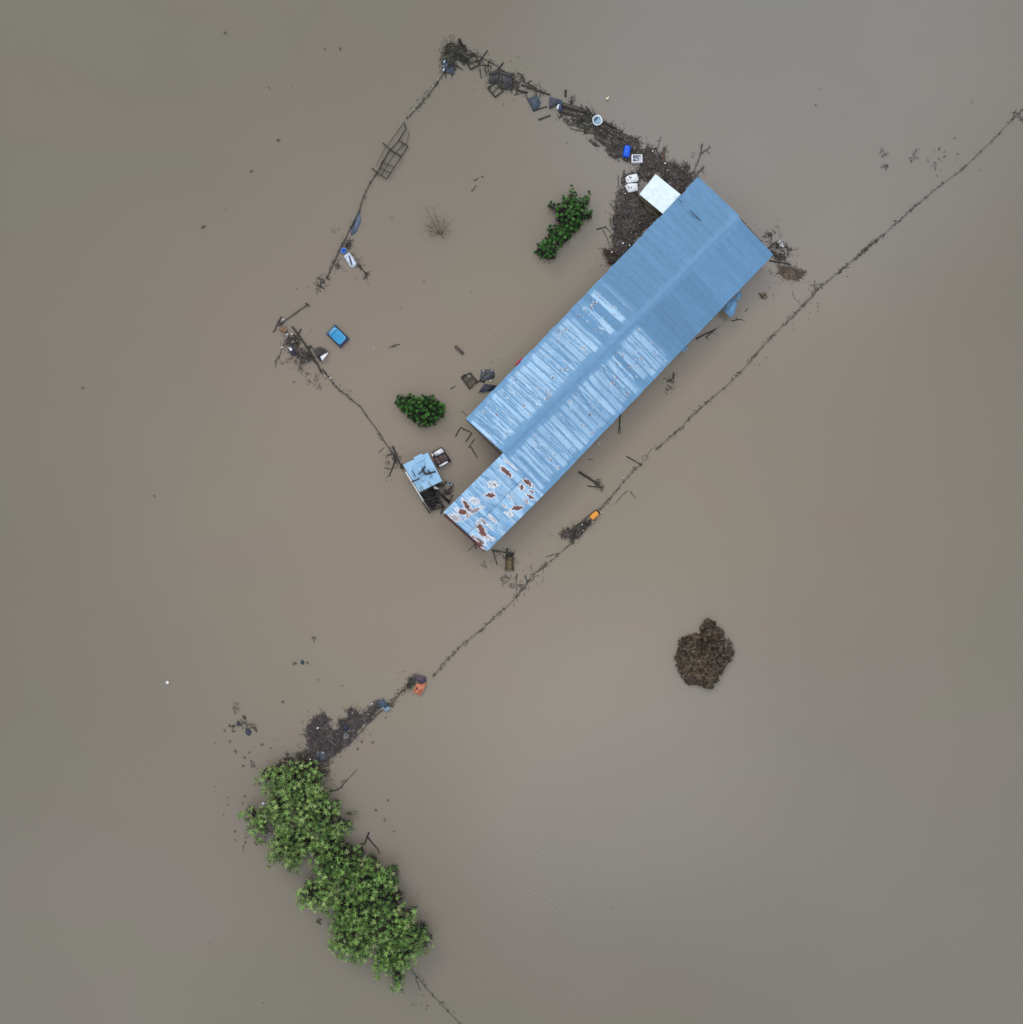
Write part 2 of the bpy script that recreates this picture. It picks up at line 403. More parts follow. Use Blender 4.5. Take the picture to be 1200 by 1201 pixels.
# gable fascia boards and loose verge pieces
mf = MB(); mf.beam(P(868, 256, 3.85), P(893, 284, 2.7), .14, .2, (.16, .10, .06)); mf.build('fascia_board', M['wood'], barn)
mf = MB(); mf.beam(P(547, 492.3, 2.2), P(588, 533.6, 3.85), .1, .1, (.02, .02, .02)); mf.build('fascia_board', M['wood'], barn)
mf = MB(); mf.beam(P(521.5, 603.5, 3.75), P(568.5, 645.5, 2.1), .34, .12, (.085, .035, .03)); mf.build('fascia_board', M['wood'], barn)
zz = zm(465, 555, 15)
def flat(mb, pts, z, th, col, tilt=0.0):
    p = W(pts, z); n = len(p)
    zs = [z+tilt*random.uniform(-1, 1) for _ in p]
    vs = [(q.x, q.y, zz_) for q, zz_ in zip(p, zs)]+[(q.x, q.y, zz_-th) for q, zz_ in zip(p, zs)]
    area = sum(vs[i][0]*vs[(i+1) % n][1]-vs[(i+1) % n][0]*vs[i][1] for i in range(n))
    top = tuple(range(n)); bot = tuple(range(2*n-1, n-1, -1))
    sides = [(i, i+n, (i+1) % n+n, (i+1) % n) for i in range(n)]
    if area < 0: top, bot = top[::-1], bot[::-1]; sides = [s_[::-1] for s_ in sides]
    mb.add(vs, [top, bot]+sides, col)
for pts, c_ in [(zz((830, 700), (900, 640), (915, 660), (855, 722)), (.75, .76, .76)),
                (zm(440, 500, 6)((618, 738), (640, 724), (645, 738), (625, 750)), (.75, .75, .73)),
                (zm(440, 500, 6)((672, 768), (690, 770), (735, 812), (728, 822)), (.6, .58, .58)),
                (zm(440, 500, 6)((525, 625), (560, 622), (600, 660), (585, 675), (545, 655)), (.30, .12, .11)),
                (zm(440, 500, 6)((690, 790), (760, 838), (762, 850), (720, 835)), (.16, .05, .04)),
                (zm(440, 500, 6)((735, 845), (765, 850), (790, 876), (755, 866)), (.55, .45, .45)),
                (zm(440, 500, 6)((570, 672), (585, 668), (640, 728), (632, 738)), (.10, .045, .04))]:
    m_ = MB(); flat(m_, pts, 2.75, .03, c_, .08); m_.build('torn_flashing', M['roofold'], barn)
# loose lap seams and holes on the newer slopes
for pts in [zm(700, 150, 4.615)((500, 446), (508, 446), (578, 512), (572, 514)), zm(700, 150, 4.615)((438, 382), (444, 382), (464, 404), (460, 406))]:
    m_ = MB(); flat(m_, pts, 3.32 if pts[0][0] > 800 else 2.9, .004, (.06, .09, .14)); m_.build('roof_gap', M['roof'], r1)
for pts, z_ in [(zm(780, 270, 4.615)((315, 432), (345, 388), (378, 362), (392, 398), (376, 452), (355, 472)), 1.6),
                (zm(780, 270, 4.615)((380, 352), (410, 330), (416, 350), (398, 388)), 1.5),
                (zm(780, 270, 4.615)((88, 650), (118, 625), (122, 640), (96, 660)), 1.9)]:
    m_ = MB(); flat(m_, pts, z_, .03, tuple(BLUE*1.0), .1); m_.build('bent_roof_sheet', M['roof'], barn)
m_ = MB(); p = P(792, 372, 2.98); m_.tube([p, p+Vector((0, 0, .12))], .22, .12, (.8, .8, .8), 8); m_.build('roof_vent', M['plastic'], r2)

# ------------------------------------------------------------- white annex roof
ann = thing('annex', 'small annex with a bright white sheet roof against the north end of the blue barn', 'shed', P(774, 228, 0))
def sheet(mb, q, col, pitch=.2, amp=.012, du=.05, along=0, colfn=None):
    A, B, C, D = [np.array(P(*p)) for p in q]     # A-B one edge, D-C the opposite one
    L = np.linalg.norm(B-A); Wd = np.linalg.norm(D-A); nu = max(3, int(L/du)); nv = max(3, int(Wd/.15))
    U, V_ = np.meshgrid(np.linspace(0, 1, nu), np.linspace(0, 1, nv), indexing='ij')
    X = (A+(B-A)*U[..., None])*(1-V_[..., None])+(D+(C-D)*U[..., None])*V_[..., None]
    X[..., 2] += amp*np.cos(2*np.pi*U*L/pitch)+.02*(gn(U*L, V_*Wd*2)-.5)
    c_ = np.ones(U.shape+(3,))*np.array(col)*(1+.05*(gn(U*L*3, V_*Wd*.7)-.5))[..., None]
    if colfn: c_ = colfn(U*L, V_*Wd, c_)
    idx = np.arange(nu*nv).reshape(nu, nv)
    F = np.stack([idx[:-1, :-1], idx[1:, :-1], idx[1:, 1:], idx[:-1, 1:]], -1).reshape(-1, 4)
    if np.cross(B-A, D-A)[2] < 0: F = F[:, ::-1]
    mb.add(X.reshape(-1, 3), F, np.clip(c_, 0, 1).reshape(-1, 3))
m_ = MB(); sheet(m_, [(769, 204.3, 2.1), (750, 227.7, 2.1), (777.5, 250.6, 2.2), (798.6, 228, 2.2)], (.74, .83, .82), .3, .006)
m_.build('roof', M['white'], ann, True)
m_ = MB(); pp = [inw(x, y, 2.0, .35, 774, 228) for x, y in ((769, 204.3), (798.6, 228), (777.5, 250.6), (750, 227.7), (769, 204.3))]
wall_poly(m_, pp, -1, [1.95]*5, (.10, .085, .05), .1); m_.build('wall', M['wall'], ann)

# ------------------------------------------------------------- floating timber
DK = (.040, .034, .027); MD = (.075, .064, .052); LT = (.12, .105, .085); BR = (.11, .06, .035); GY = (.09, .085, .085)
POLES_RAFT = 'timber poles washed up along the north side of the yard'
def curve3(pts, z, wob=.02):
    p = W(pts, 0); out = []
    for i in range(len(p)-1):
        n = max(2, int((p[i+1]-p[i]).length/.35))
        for k in range(n):
            q = p[i].lerp(p[i+1], k/n); out.append(q+Vector((random.uniform(-wob, wob), random.uniform(-wob, wob), z)))
    out.append(p[-1]+Vector((0, 0, z))); return out
def pole(pts, wpx, name, label, cat, group=None, col=DK, z=None, taper=.75, parent=None, tw=0):
    wpx *= 1.15; r = wpx*K/2; z = r*.45 if z is None else z; m_ = MB()
    c3 = curve3(pts, z); m_.tube(c3, r, r*taper, jc(col))
    for _ in range(tw):
        i = random.randrange(len(c3)); a = random.uniform(0, 6.28); l = random.uniform(.25, .8)
        m_.tube([c3[i], c3[i]+Vector((math.cos(a)*l*.6, math.sin(a)*l*.6, .1)), c3[i]+Vector((math.cos(a+.3)*l, math.sin(a+.3)*l, .05))], .03, .01, jc(col), 4)
    o = m_.build(name, M['wood'], parent)
    if parent is None: tag(o, label, cat, group)
    return o
def plank(pts, wpx, label, group=None, col=DK, z=.06, th=.08, name='plank', cat='plank'):
    m_ = MB(); p = W(pts); 
    for i in range(len(p)-1): m_.beam(p[i]+Vector((0, 0, z)), p[i+1]+Vector((0, 0, z)), wpx*K, th, jc(col))
    return tag(m_.build(name, M['wood']), label, cat, group)
def framed(q, label, name, cat, wpx=1.1, bars=(), slats=0, slat_axis=0, col=DK, z=.12, sw=None, group=None, mat_='wood', scol=None):
    """q four corners px; bars = pairs of (edge fractions) ; a thing with frame and slat parts"""
    c_ = sum((Vector((x, y)) for x, y in q), Vector((0, 0)))/4
    t = thing(name, label, cat, P(c_.x, c_.y), group)
    p = [v+Vector((0, 0, z)) for v in W(q)]
    m_ = MB()
    for i in range(4): m_.beam(p[i], p[(i+1) % 4], wpx*K, .1+.01*i, jc(col))
    m_.build('frame', M[mat_], t)
    for (e0, f0, e1, f1) in bars:
        m_ = MB(); a = p[e0].lerp(p[(e0+1) % 4], f0); b = p[e1].lerp(p[(e1+1) % 4], f1)
        m_.beam(a+Vector((0, 0, .03)), b+Vector((0, 0, .03)), wpx*K*.85, .06, jc(col)); m_.build('crossbar', M[mat_], t)
    if slats:
        m_ = MB()
        for i in range(slats):
            f = (i+.5)/slats+random.uniform(-.01, .01)
            if slat_axis == 0: a, b = p[0].lerp(p[1], f), p[3].lerp(p[2], f)
            else: a, b = p[1].lerp(p[2], f), p[0].lerp(p[3], f)
            m_.beam(a+Vector((0, 0, .08)), b+Vector((0, 0, .08)), (sw or .7)*K, .04, jc(scol or col, .35))
        m_.build('slats', M[mat_], t)
    return t

# ------------------------------------------------------------- debris that nobody could count
def inside(poly, x, y):
    r = np.zeros(x.shape, bool); n = len(poly); j = n-1
    for i in range(n):
        xi, yi = poly[i]; xj, yj = poly[j]
        with np.errstate(divide='ignore', invalid='ignore'):
            cnd = ((yi > y) != (yj > y)) & (x < (xj-xi)*(y-yi)/(yj-yi+1e-12)+xi)
        r ^= cnd; j = i
    return r
PALM = [(.09, .077, .066), (.12, .105, .092), (.06, .05, .043), (.15, .132, .115), (.10, .073, .05)]
def twig(mb, x, y, z, L, w_, a, col, rise=0.):
    dx, dy = math.cos(a)*L/2, math.sin(a)*L/2; nx, ny = -math.sin(a)*w_/2, math.cos(a)*w_/2
    b = random.uniform(-.15, .15)*L; cx, cy = x-math.sin(a)*b, y+math.cos(a)*b
    vs = []
    for (px_, py_, k, zz_) in ((x-dx, y-dy, .6, z-rise), (cx, cy, 1, z+.01), (x+dx, y+dy, .5, z+rise)):
        vs += [(px_+nx*k, py_+ny*k, zz_), (px_-nx*k, py_-ny*k, zz_), (px_, py_, zz_+w_*.6)]
    fs = []
    for i in (0, 3): fs += [(i, i+2, i+5, i+3), (i+2, i+1, i+4, i+5), (i+1, i, i+3, i+4)]
    mb.add(vs, fs, col)
def debris(poly_px, label, name='floating_debris', cat='debris', dens=10, h=.1, pal=PALM, base=True, cell=.11, rag=.5, tl=(.25, .9),
           specks=6, tw=(.03, .075), dirn=None, bcol=None, hn=1.3, cover=.0, seed=None):
    poly = [tuple(P(x, y)[:2]) for x, y in poly_px]
    xs = [p[0] for p in poly]; ys = [p[1] for p in poly]
    x0, x1, y0, y1 = min(xs)-.8, max(xs)+.8, min(ys)-.8, max(ys)+.8
    gx = np.arange(x0, x1, cell); gy = np.arange(y0, y1, cell)
    X, Y = np.meshgrid(gx, gy, indexing='ij')
    wx = X+rag*(gn(X*1.1+50, Y*1.1)-.5)*2+rag*.8*(gn(X*3.7+5, Y*3.7)-.5); wy = Y+rag*(gn(X*1.1, Y*1.1+90)-.5)*2+rag*.8*(gn(X*3.7, Y*3.7+31)-.5)
    I = inside(poly, wx, wy)
    if cover: I &= gn(X*1.6+11, Y*1.6+11)*.6+gn(X*5, Y*5)*.4 > cover
    mb = MB()
    if base and I.any():
        Z = .015+h*(gn(X*hn*2+3, Y*hn*2)*.55+gn(X*hn*6, Y*hn*6)*.3+.15*gn(X*20, Y*20))
        E = I.copy(); E[1:-1, 1:-1] = I[1:-1, 1:-1] & I[2:, 1:-1] & I[:-2, 1:-1] & I[1:-1, 2:] & I[1:-1, :-2]
        Z = np.where(E, Z, -.02)
        pc = np.array(bcol or pal[:3]); k = np.clip(((gn(X*2.3, Y*2.3+7)*.5+gn(X*8, Y*8)*.5)*len(pc)).astype(int), 0, len(pc)-1)
        C = pc[k]*(.75+.5*gn(X*11, Y*11))[..., None]*(.62+.75*gn(X*.8+21, Y*.8+4))[..., None]
        nx_, ny_ = X.shape; idx = np.arange(nx_*ny_).reshape(nx_, ny_)
        fm = I[:-1, :-1] & I[1:, :-1] & I[1:, 1:] & I[:-1, 1:]
        F = np.stack([idx[:-1, :-1], idx[1:, :-1], idx[1:, 1:], idx[:-1, 1:]], -1)[fm]
        used = np.unique(F); rem = np.full(nx_*ny_, -1); rem[used] = np.arange(len(used))
        VV = np.stack([X, Y, Z], -1).reshape(-1, 3)[used]
        mb.add(VV, rem[F], C.reshape(-1, 3)[used])
    area = I.sum()*cell*cell; cand = np.argwhere(I)
    if len(cand):
        for _ in range(int(area*.22) if dens > 12 else 0):
            i, j = cand[random.randrange(len(cand))]; a = random.uniform(0, 3.14); l_ = random.uniform(.15, .55); p0 = Vector((X[i, j], Y[i, j], h+.05))
            mb.beam(p0, p0+Vector((math.cos(a)*l_, math.sin(a)*l_, random.uniform(-.04, .04))), random.uniform(.08, .22), .04, random.choice([(.16, .14, .12), (.05, .055, .065), (.19, .16, .12), (.03, .027, .025), (.11, .06, .04), (.22, .22, .21)]))
        for _ in range(int(area*dens*.05)):
            i, j = cand[random.randrange(len(cand))]; a = random.uniform(0, 6.28)
            twig(mb, X[i, j], Y[i, j], h+.05, random.uniform(.9, 2.0)*min(1, tl[1]/.6), random.uniform(.05, .1), a, jc(random.choice([(.14, .125, .105), (.045, .038, .03), (.10, .085, .07), (.19, .17, .15)]), .2), .03)
        for _ in range(int(area*dens)+2):
            i, j = cand[random.randrange(len(cand))]
            a = random.uniform(0, 6.28) if dirn is None else dirn+random.gauss(0, .45)
            twig(mb, X[i, j]+random.uniform(-.2, .2), Y[i, j]+random.uniform(-.2, .2), .02+random.random()*h, random.uniform(*tl), random.uniform(*tw), a,
                 jc(random.choice(pal), .3), random.uniform(-.02, .02))
        for _ in range(int(specks*.5)):
            i, j = cand[random.randrange(len(cand))]; s_ = random.uniform(.03, .085); a = random.random()*3
            c_ = random.choice([(.7, .7, .7), (.6, .62, .65), (.75, .74, .7), (.25, .35, .5), (.5, .4, .3)])
            x_, y_, z_ = X[i, j], Y[i, j], h+.04
            mb.tube([(x_, y_, z_), (x_+math.cos(a)*s_, y_+math.sin(a)*s_, z_+.02)], s_*.6, s_*.5, c_, 5)
    if base and len(poly) > 2:
        cxm, cym = sum(xs)/len(xs), sum(ys)/len(ys)
        for i in range(len(poly)):
            a, b = Vector(poly[i]), Vector(poly[(i+1) % len(poly)])
            for _ in range(int((b-a).length*8)):
                q = a.lerp(b, random.random()); o_ = (q-Vector((cxm, cym))).normalized()*(random.expovariate(2.2)-.15)
                twig(mb, q.x+o_.x, q.y+o_.y, .015, random.uniform(.08, .45), random.uniform(.02, .05), random.uniform(0, 6.28), jc(random.choice(pal+[(.15, .125, .098)]*3), .2), 0)
    o = mb.build(name, M['debris']); return tag(o, label, cat, None, 'stuff')
def trail(pts_px, wpx, label, dens=6, pal=PALM, name='floating_debris', tl=(.15, .6), along=True, cat='debris', specks=0):
    """loose twigs caught along a line"""
    mb = MB(); p = [P(x, y) for x, y in pts_px]
    for i in range(len(p)-1):
        L = (p[i+1]-p[i]).length; d = (p[i+1]-p[i]).normalized(); a0 = math.atan2(d.y, d.x)
        for _ in range(int(L*dens)+1):
            q = p[i].lerp(p[i+1], random.random()); k = vn(q.x*.5, q.y*.5)
            if random.random() > .55+k: continue
            off = random.gauss(0, wpx*K/2)
            q = q+Vector((-d.y, d.x, 0))*off
            twig(mb, q.x, q.y, .03, random.uniform(*tl), random.uniform(.03, .07), (a0+random.gauss(0, .5)) if along and random.random() < .7 else random.uniform(0, 6.28), jc(random.choice(pal), .3), 0)
    for _ in range(specks):
        i = random.randrange(len(p)-1); q = p[i].lerp(p[i+1], random.random())
        mb.tube([q+Vector((0, 0, .06)), q+Vector((.08, .05, .1))], .06, .05, (.6, .6, .6), 5)
    return tag(mb.build(name, M['debris']), label, cat, None, 'stuff')
def clump(px, py, r, label, n=14, col=MD, seed=0, cat='plant clump', name='plant_clump'):
    n = max(3, int(n*.6)); col = (.10, .086, .07) if col == MD else col
    """one small tangle of stalks floating by itself"""
    mb = MB(); c_ = P(px, py)
    for _ in range(n):
        a = random.uniform(0, 6.28); rr = r*K*math.sqrt(random.random())*.7
        twig(mb, c_.x+math.cos(a)*rr, c_.y+math.sin(a)*rr, .03+random.random()*.08, random.uniform(.3, 1)*r*K, random.uniform(.04, .08), random.uniform(0, 3.14), jc(col, .45), 0)
    return tag(mb.build(name, M['debris']), label, cat)

# ------------------------------------------------------------- fences
def fence(segs, label, zpost=.35, rails=1, wpx=.45, col=(.08, .067, .053), sag=.03, post_w=.09, closed=False):
    c_ = segs[len(segs)//2]; t = thing('post_and_rail_fence', label, 'fence', P(*c_))
    p = W(segs)
    for i, q in enumerate(p):
        m_ = MB(); lean = Vector((random.uniform(-.15, .15), random.uniform(-.15, .15), 0)); h = zpost*random.uniform(.6, 1.5)
        m_.tube([q-Vector((0, 0, .5)), q+Vector((0, 0, h*.5)), q+lean+Vector((0, 0, h))], post_w*random.uniform(.8, 1.3), post_w*.7, jc(col), 7)
        m_.build('post', M['wood'], t)
    for r_ in range(rails):
        m_ = MB()
        for i in range(len(p)-1):
            a, b = p[i], p[i+1]; n = max(3, int((b-a).length/.5)); z = .1+.16*r_
            mid = [a.lerp(b, k/n)+Vector((random.uniform(-.03, .03), random.uniform(-.03, .03), z-sag*math.sin(math.pi*k/n))) for k in range(n+1)]
            m_.tube(mid, wpx*K/2, wpx*K/2, jc(col), 5, .3)
        m_.build('rail', M['wood'], t)
    return t
fA = [(1199, 129), (1187, 140), (1172, 157), (1150, 178), (1128.5, 198.6), (1106, 215), (1085, 232), (1068, 247), (1036, 275), (1009, 298), (984, 319), (958.8, 339.8), (942, 358.4), (922.6, 378),
      (904, 395.7), (886, 417), (867.8, 437), (849, 455.5), (829, 472), (808.5, 491), (792, 508.5), (769.5, 527)]
fence(fA, 'half drowned wire fence running beside the barn up to the right edge', wpx=.52, sag=0)
fB = [(752, 544), (731, 565), (715, 585), (700, 600), (686, 617), (671, 636), (646, 658), (626, 673), (617.7, 684), (605.7, 700.6), (591.7, 714), (578.7, 725), (564.6, 739), (547.7, 752), (537, 761), (520.6, 778), (509, 792)]
fence(fB, 'half drowned fence running past the orange drum down to the orange panel', wpx=.52, sag=0)
fence([(486, 802), (470, 812), (459, 826), (440, 840), (425, 856), (411.5, 870.7), (397, 882), (382, 893)], 'sunken fence holding back the dark debris mat above the green thicket', wpx=1)
fence([(480, 1134), (489, 1146), (507, 1166), (525, 1185), (541, 1202)], 'fence leaving the lower end of the green thicket towards the bottom edge', wpx=.52, sag=0)
fence([(520.8, 85.8), (512.5, 97.5), (503, 112), (492.5, 124), (477.5, 138.7)], 'fence between the top corner debris heap and the wire gate panels', wpx=1)
fence([(441.7, 203), (434, 215), (426.7, 230), (421.7, 246.7), (412, 266), (401.7, 286.7), (398, 294), (391, 310), (383, 326)], 'fence between the wire gate panels and the blue bucket', wpx=1.3)
fence([(360.8, 357.5), (346, 368), (331.7, 378)], 'short fence piece above the brick pile at the west corner', wpx=1.2)
fence([(376, 436), (386.7, 443), (391, 450), (400, 459), (411.7, 468), (421.7, 476), (430, 487.5), (446, 510), (460, 531), (471.7, 546.7)], 'fence from the west corner debris heap down to the small blue shed', wpx=1.2)
fence([(866, 258), (880, 271), (893, 284), (902, 296)], 'brown fence close behind the barn\'s north-east gable', wpx=1.0, col=BR)
trail(fA[6:], 2.6, 'small drift twigs caught along the long right-hand fence', 9, along=True, tl=(.1, .6), pal=[(.09, .074, .058), (.065, .052, .04), (.12, .10, .08)])
trail([(1030, 280), (985, 318)], 2.5, 'ochre weed strand on the long fence above the junction', 16, along=True, pal=[(.15, .12, .07), (.10, .08, .05)])
trail(fA[:7], 2.0, 'drift twigs on the thin upper right stretch of the long fence', 3.5, along=True)
trail([(1000, 310), (880, 430), (800, 505), (770, 530)], 14, 'faint scum of bits floating beside the long right-hand fence', 1.6, tl=(.08, .3), along=False)
trail(fB, 2.6, 'small drift twigs caught along the fence below the barn', 9, tl=(.1, .55), pal=[(.09, .074, .058), (.065, .052, .04), (.12, .10, .08)])
trail([(645, 658), (617, 684), (603, 702)], 8, 'twigs bunched on the fence below the barn\'s south end', 8)
trail([(480, 1134), (541, 1202)], 4, 'twigs on the fence at the bottom edge', 4)
trail([(486, 1140), (500, 1195)], 22, 'scattered dark bits floating left of the bottom fence', 5, tl=(.1, .35), along=False)
trail([(520, 86), (477, 139)], 5, 'reeds and twigs caught on the upper west fence', 9, specks=5)
trail([(441, 203), (398, 294), (383, 326)], 3.5, 'reeds caught on the west fence above the blue bucket', 6, specks=2)
trail([(376, 436), (412, 468)], 5, 'twigs and litter caught on the fence below the west corner', 10, specks=6)
trail([(412, 468), (471, 546)], 3, 'twigs on the fence above the small shed', 4)
trail([(1190, 135), (1200, 128)], 12, 'knot of branches where the long fence meets the right edge', 14, tl=(.4, 1.2), pal=[DK])

# ------------------------------------------------------------- top corner and northern raft
z12 = zm(510, 40, 12); z12b = zm(590, 80, 12); z12c = zm(650, 110, 12); z12d = zm(740, 160, 12); zc = zm(700, 200, 10)
OL = [(.06, .056, .042), (.09, .083, .06), (.035, .03, .024), (.115, .105, .075)]
debris(z12((330, 150), (450, 200), (560, 300), (440, 375), (310, 400), (290, 520), (180, 560), (110, 420), (140, 200), (230, 130)),
       'heap of dark reeds and brush piled at the top corner of the yard fence', dens=26, h=.3, pal=OL, specks=8, rag=.4)
debris(z12((100, 60), (300, 80), (240, 160), (100, 260), (80, 350)), 'loose reed bits above the top corner heap', dens=9, base=False, specks=1, pal=PALM, tl=(.1, .4), rag=.7)
pole(z12((345, 75), (375, 140), (440, 200)), 3.0, 'log', 'thick black log on the tip of the top corner heap', 'log', col=(.02, .018, .015))
m_ = MB(); flat(m_, z12((110, 380), (180, 370), (200, 440), (280, 430), (260, 560), (180, 540), (120, 500)), .2, .04, (.06, .075, .11), .06)
tag(m_.build('tarpaulin', M['cloth']), 'crumpled dark blue tarpaulin in the top corner heap', 'tarpaulin')
for (x, y), lb in ((z12((128, 402))[0], 'upper pale plastic bottle on the blue tarpaulin'), (z12((118, 520))[0], 'lower white plastic bottle at the tarpaulin\'s edge by the fence')):
    m_ = MB(); q = P(x, y, .3); m_.tube([q, q+Vector((.1, .25, 0)), q+Vector((.13, .33, 0))], .1, .05, (.55, .68, .75), 8, 0)
    tag(m_.build('bottle', M['plastic']), lb, 'bottle')
for pts, w_, lb in [(((610, 410), (745, 230)), 1.6, 'pole sticking up right of the upper wooden crate frame'), (((860, 530), (965, 405)), 2.0, 'short thick pole poking out above the grey plank panel'),
        (((632, 480), (655, 625)), 1.2, 'short pole hanging just below the upper crate frame'), (((705, 450), (730, 600)), .8, 'thin pole between the short hanging pole and the plank panel'),
        (((300, 440), (395, 505)), 1.1, 'lower of two short poles right of the blue tarpaulin'), (((330, 350), (425, 445)), .9, 'upper of two short poles right of the blue tarpaulin'),
        (((440, 370), (340, 340), (260, 400)), 1.0, 'pole from the upper crate frame into the top corner heap'),
        (((640, 440), (775, 440), (790, 500)), 1.1, 'bent pole joining the upper crate frame to the plank panel'), (((560, 290), (700, 350), (890, 460), (1050, 570)), .9, 'long thin rail along the outer edge of the raft by the plank panel'),
        (((1045, 570), (1170, 690)), 2.1, 'thick dark beam right of the grey plank panel'), (((155, 540), (155, 610)), .9, 'stub of pole under the blue tarpaulin'), (((255, 560), (240, 610)), 1.2, 'dark stub beside the blue tarpaulin')]:
    pole(z12(*pts), w_, 'pole', lb, 'pole')
framed(z12((430, 370), (560, 290), (635, 430), (505, 500)), 'upper wooden crate frame with one bar, beside the top corner heap', 'crate_frame', 'crate frame', 1.3, bars=[(3, .5, 1, .55)])
framed(z12((745, 765), (855, 680), (965, 800), (850, 890)), 'lower wooden crate frame floating just inside the yard below the plank panel', 'crate_frame', 'crate frame', 1.1, bars=[(3, .45, 1, .5), (0, .4, 3, .75)])
def panel(q, n, label, axis=0, col=GY, z=.12, name='wooden_raft'):
    c_ = sum((Vector(p) for p in q), Vector((0, 0)))/4; t = thing(name, label, 'raft', P(c_.x, c_.y)); p = W(q)
    m_ = MB()
    for i in range(n):
        f = (i+.5)/n
        a, b = (p[0].lerp(p[1], f), p[3].lerp(p[2], f)) if axis == 0 else (p[1].lerp(p[2], f), p[0].lerp(p[3], f))
        wd = ((p[1]-p[0]).length if axis == 0 else (p[2]-p[1]).length)/n*.8
        e = (b-a)*random.uniform(-.06, .06); m_.beam(a+e+Vector((0, 0, z+.004*i)), b+e*.5+Vector((0, 0, z+.01*random.random())), wd, .04, jc(col, .35))
    m_.build('planks', M['wood'], t)
    m_ = MB()
    for f in (.2, .8):
        a, b = (p[0].lerp(p[3], f), p[1].lerp(p[2], f)) if axis == 0 else (p[0].lerp(p[1], f), p[3].lerp(p[2], f))
        m_.beam(a+Vector((0, 0, z+.07)), b+Vector((0, 0, z+.07)), .1, .05, jc(DK))
    m_.build('batten', M['wood'], t); return t
panel(z12((760, 545), (900, 520), (900, 690), (765, 690)), 6, 'left half of the grey plank panel in the raft', col=(.075, .07, .065))
panel(z12((910, 520), (1080, 570), (1100, 790), (930, 690)), 8, 'right half of the grey plank panel beside the thick dark beam', col=(.07, .066, .07))
for pts, w_, lb in [(((260, 235), (660, 375)), 2.2, 'longest dark beam linking the plank panel to the blue-grey board'), (((330, 205), (480, 290)), 1.2, 'thin beam lying on the longest dark beam'),
        (((205, 65), (270, 100)), 1.1, 'small pole crossing the top of the A-shaped pair'), (((265, 95), (292, 200)), 2.0, 'right leg of the A-shaped pair of poles above the long beam'),
        (((250, 120), (235, 210)), 1.1, 'left leg of the A-shaped pair of poles above the long beam'), (((180, 305), (350, 345)), 2.4, 'dark squared beam below the longest beam'),
        (((150, 378), (300, 350)), .9, 'thin pole under the squared beam'), (((185, 375), (215, 240)), 1.4, 'upright looking pole at the left end of the squared beam'),
        (((300, 330), (350, 440), (420, 590)), 1.2, 'pole along the left edge of the dark tarpaulin sheet'), (((420, 605), (620, 540)), 1.5, 'pole along the bottom of the dark tarpaulin sheet'),
        (((500, 728), (668, 662)), 2.0, 'lone blue-grey pole floating below the dark tarpaulin sheet')]:
    pole(z12b(*pts), w_, 'pole', lb, 'pole')
m_ = MB(); flat(m_, z12b((350, 425), (480, 372), (532, 480), (500, 555), (428, 595), (390, 520)), .16, .04, (.055, .072, .095), .05)
tag(m_.build('tarpaulin', M['cloth']), 'dark blue-grey sheet with brown stain lying between the raft poles', 'tarpaulin')
m_ = MB(); flat(m_, z12b((655, 400), (840, 450), (800, 485), (730, 500), (650, 575)), .18, .05, (.06, .062, .085), .05)
tag(m_.build('board', M['wood']), 'blue-grey board at the left end of the parallel pole raft', 'board')
m_ = MB(); q = P(*z12b((772, 545))[0], .3); m_.tube([q+Vector((-.05, -.25, 0)), q, q+Vector((.1, .3, 0))], .14, .1, (.72, .76, .82), 8, .05)
tag(m_.build('plastic_jug', M['plastic']), 'small white plastic jug at the left end of the parallel pole raft', 'jug')
m_ = MB(); flat(m_, z12b((790, 455), (825, 450), (830, 600), (790, 600)), .26, .04, (.04, .06, .13), .05); tag(m_.build('plastic_strip', M['cloth']), 'navy plastic strip behind the white jug', 'plastic sheet')
pole(z12b((882, 310), (880, 405)), 2.4, 'log', 'short lone black log floating above the parallel pole raft', 'log', col=(.025, .02, .016))
def bare_bush(px, py, tips, label, name='bare_bush', r=.04, col=MD, hgt=.9, cat='bush', sub=3):
    t = thing(name, label, cat, P(px, py)); m_ = MB(); base = P(px, py)
    for tx, ty in tips:
        e = P(tx, ty, hgt*random.uniform(.5, 1)); mid = base.lerp(e, .5)+Vector((random.uniform(-.1, .1), random.uniform(-.1, .1), .12))
        m_.tube([base+Vector((0, 0, -.1)), mid, e], r, r*.4, jc(col), 4)
        for _ in range(sub):
            k = random.uniform(.35, .95); s_ = base.lerp(e, k); a = random.uniform(0, 6.28); l = (e-base).length*.28
            m_.tube([s_, s_+Vector((math.cos(a)*l, math.sin(a)*l, .15))], r*.6, r*.25, jc(col), 4)
    m_.build('branches', M['wood'], t)
    m_ = MB(); m_.tube([base+Vector((0, 0, -.5)), base+Vector((0, 0, .15))], r*2.2, r*1.6, jc(col), 6); m_.build('stem', M['wood'], t); return t
bare_bush(*z12b((965, 505))[0], z12b((940, 380), (990, 350), (1010, 430), (920, 440), (970, 390)), 'small leafless sapling standing out of the parallel pole raft', r=.05, col=DK)
lbl = 'dark pole lying in the tight raft of parallel poles left of the white tub'
for i in range(8):
    o_ = i*17
    pole(z12c((105+random.uniform(-15, 15)-o_*.25, 128+o_), (405+random.uniform(-25, 35)-o_*.15, 215+o_*.85)), random.uniform(.75, 1.3), 'pole', lbl, 'pole', POLES_RAFT, col=random.choice([DK, MD, LT]), z=.12)
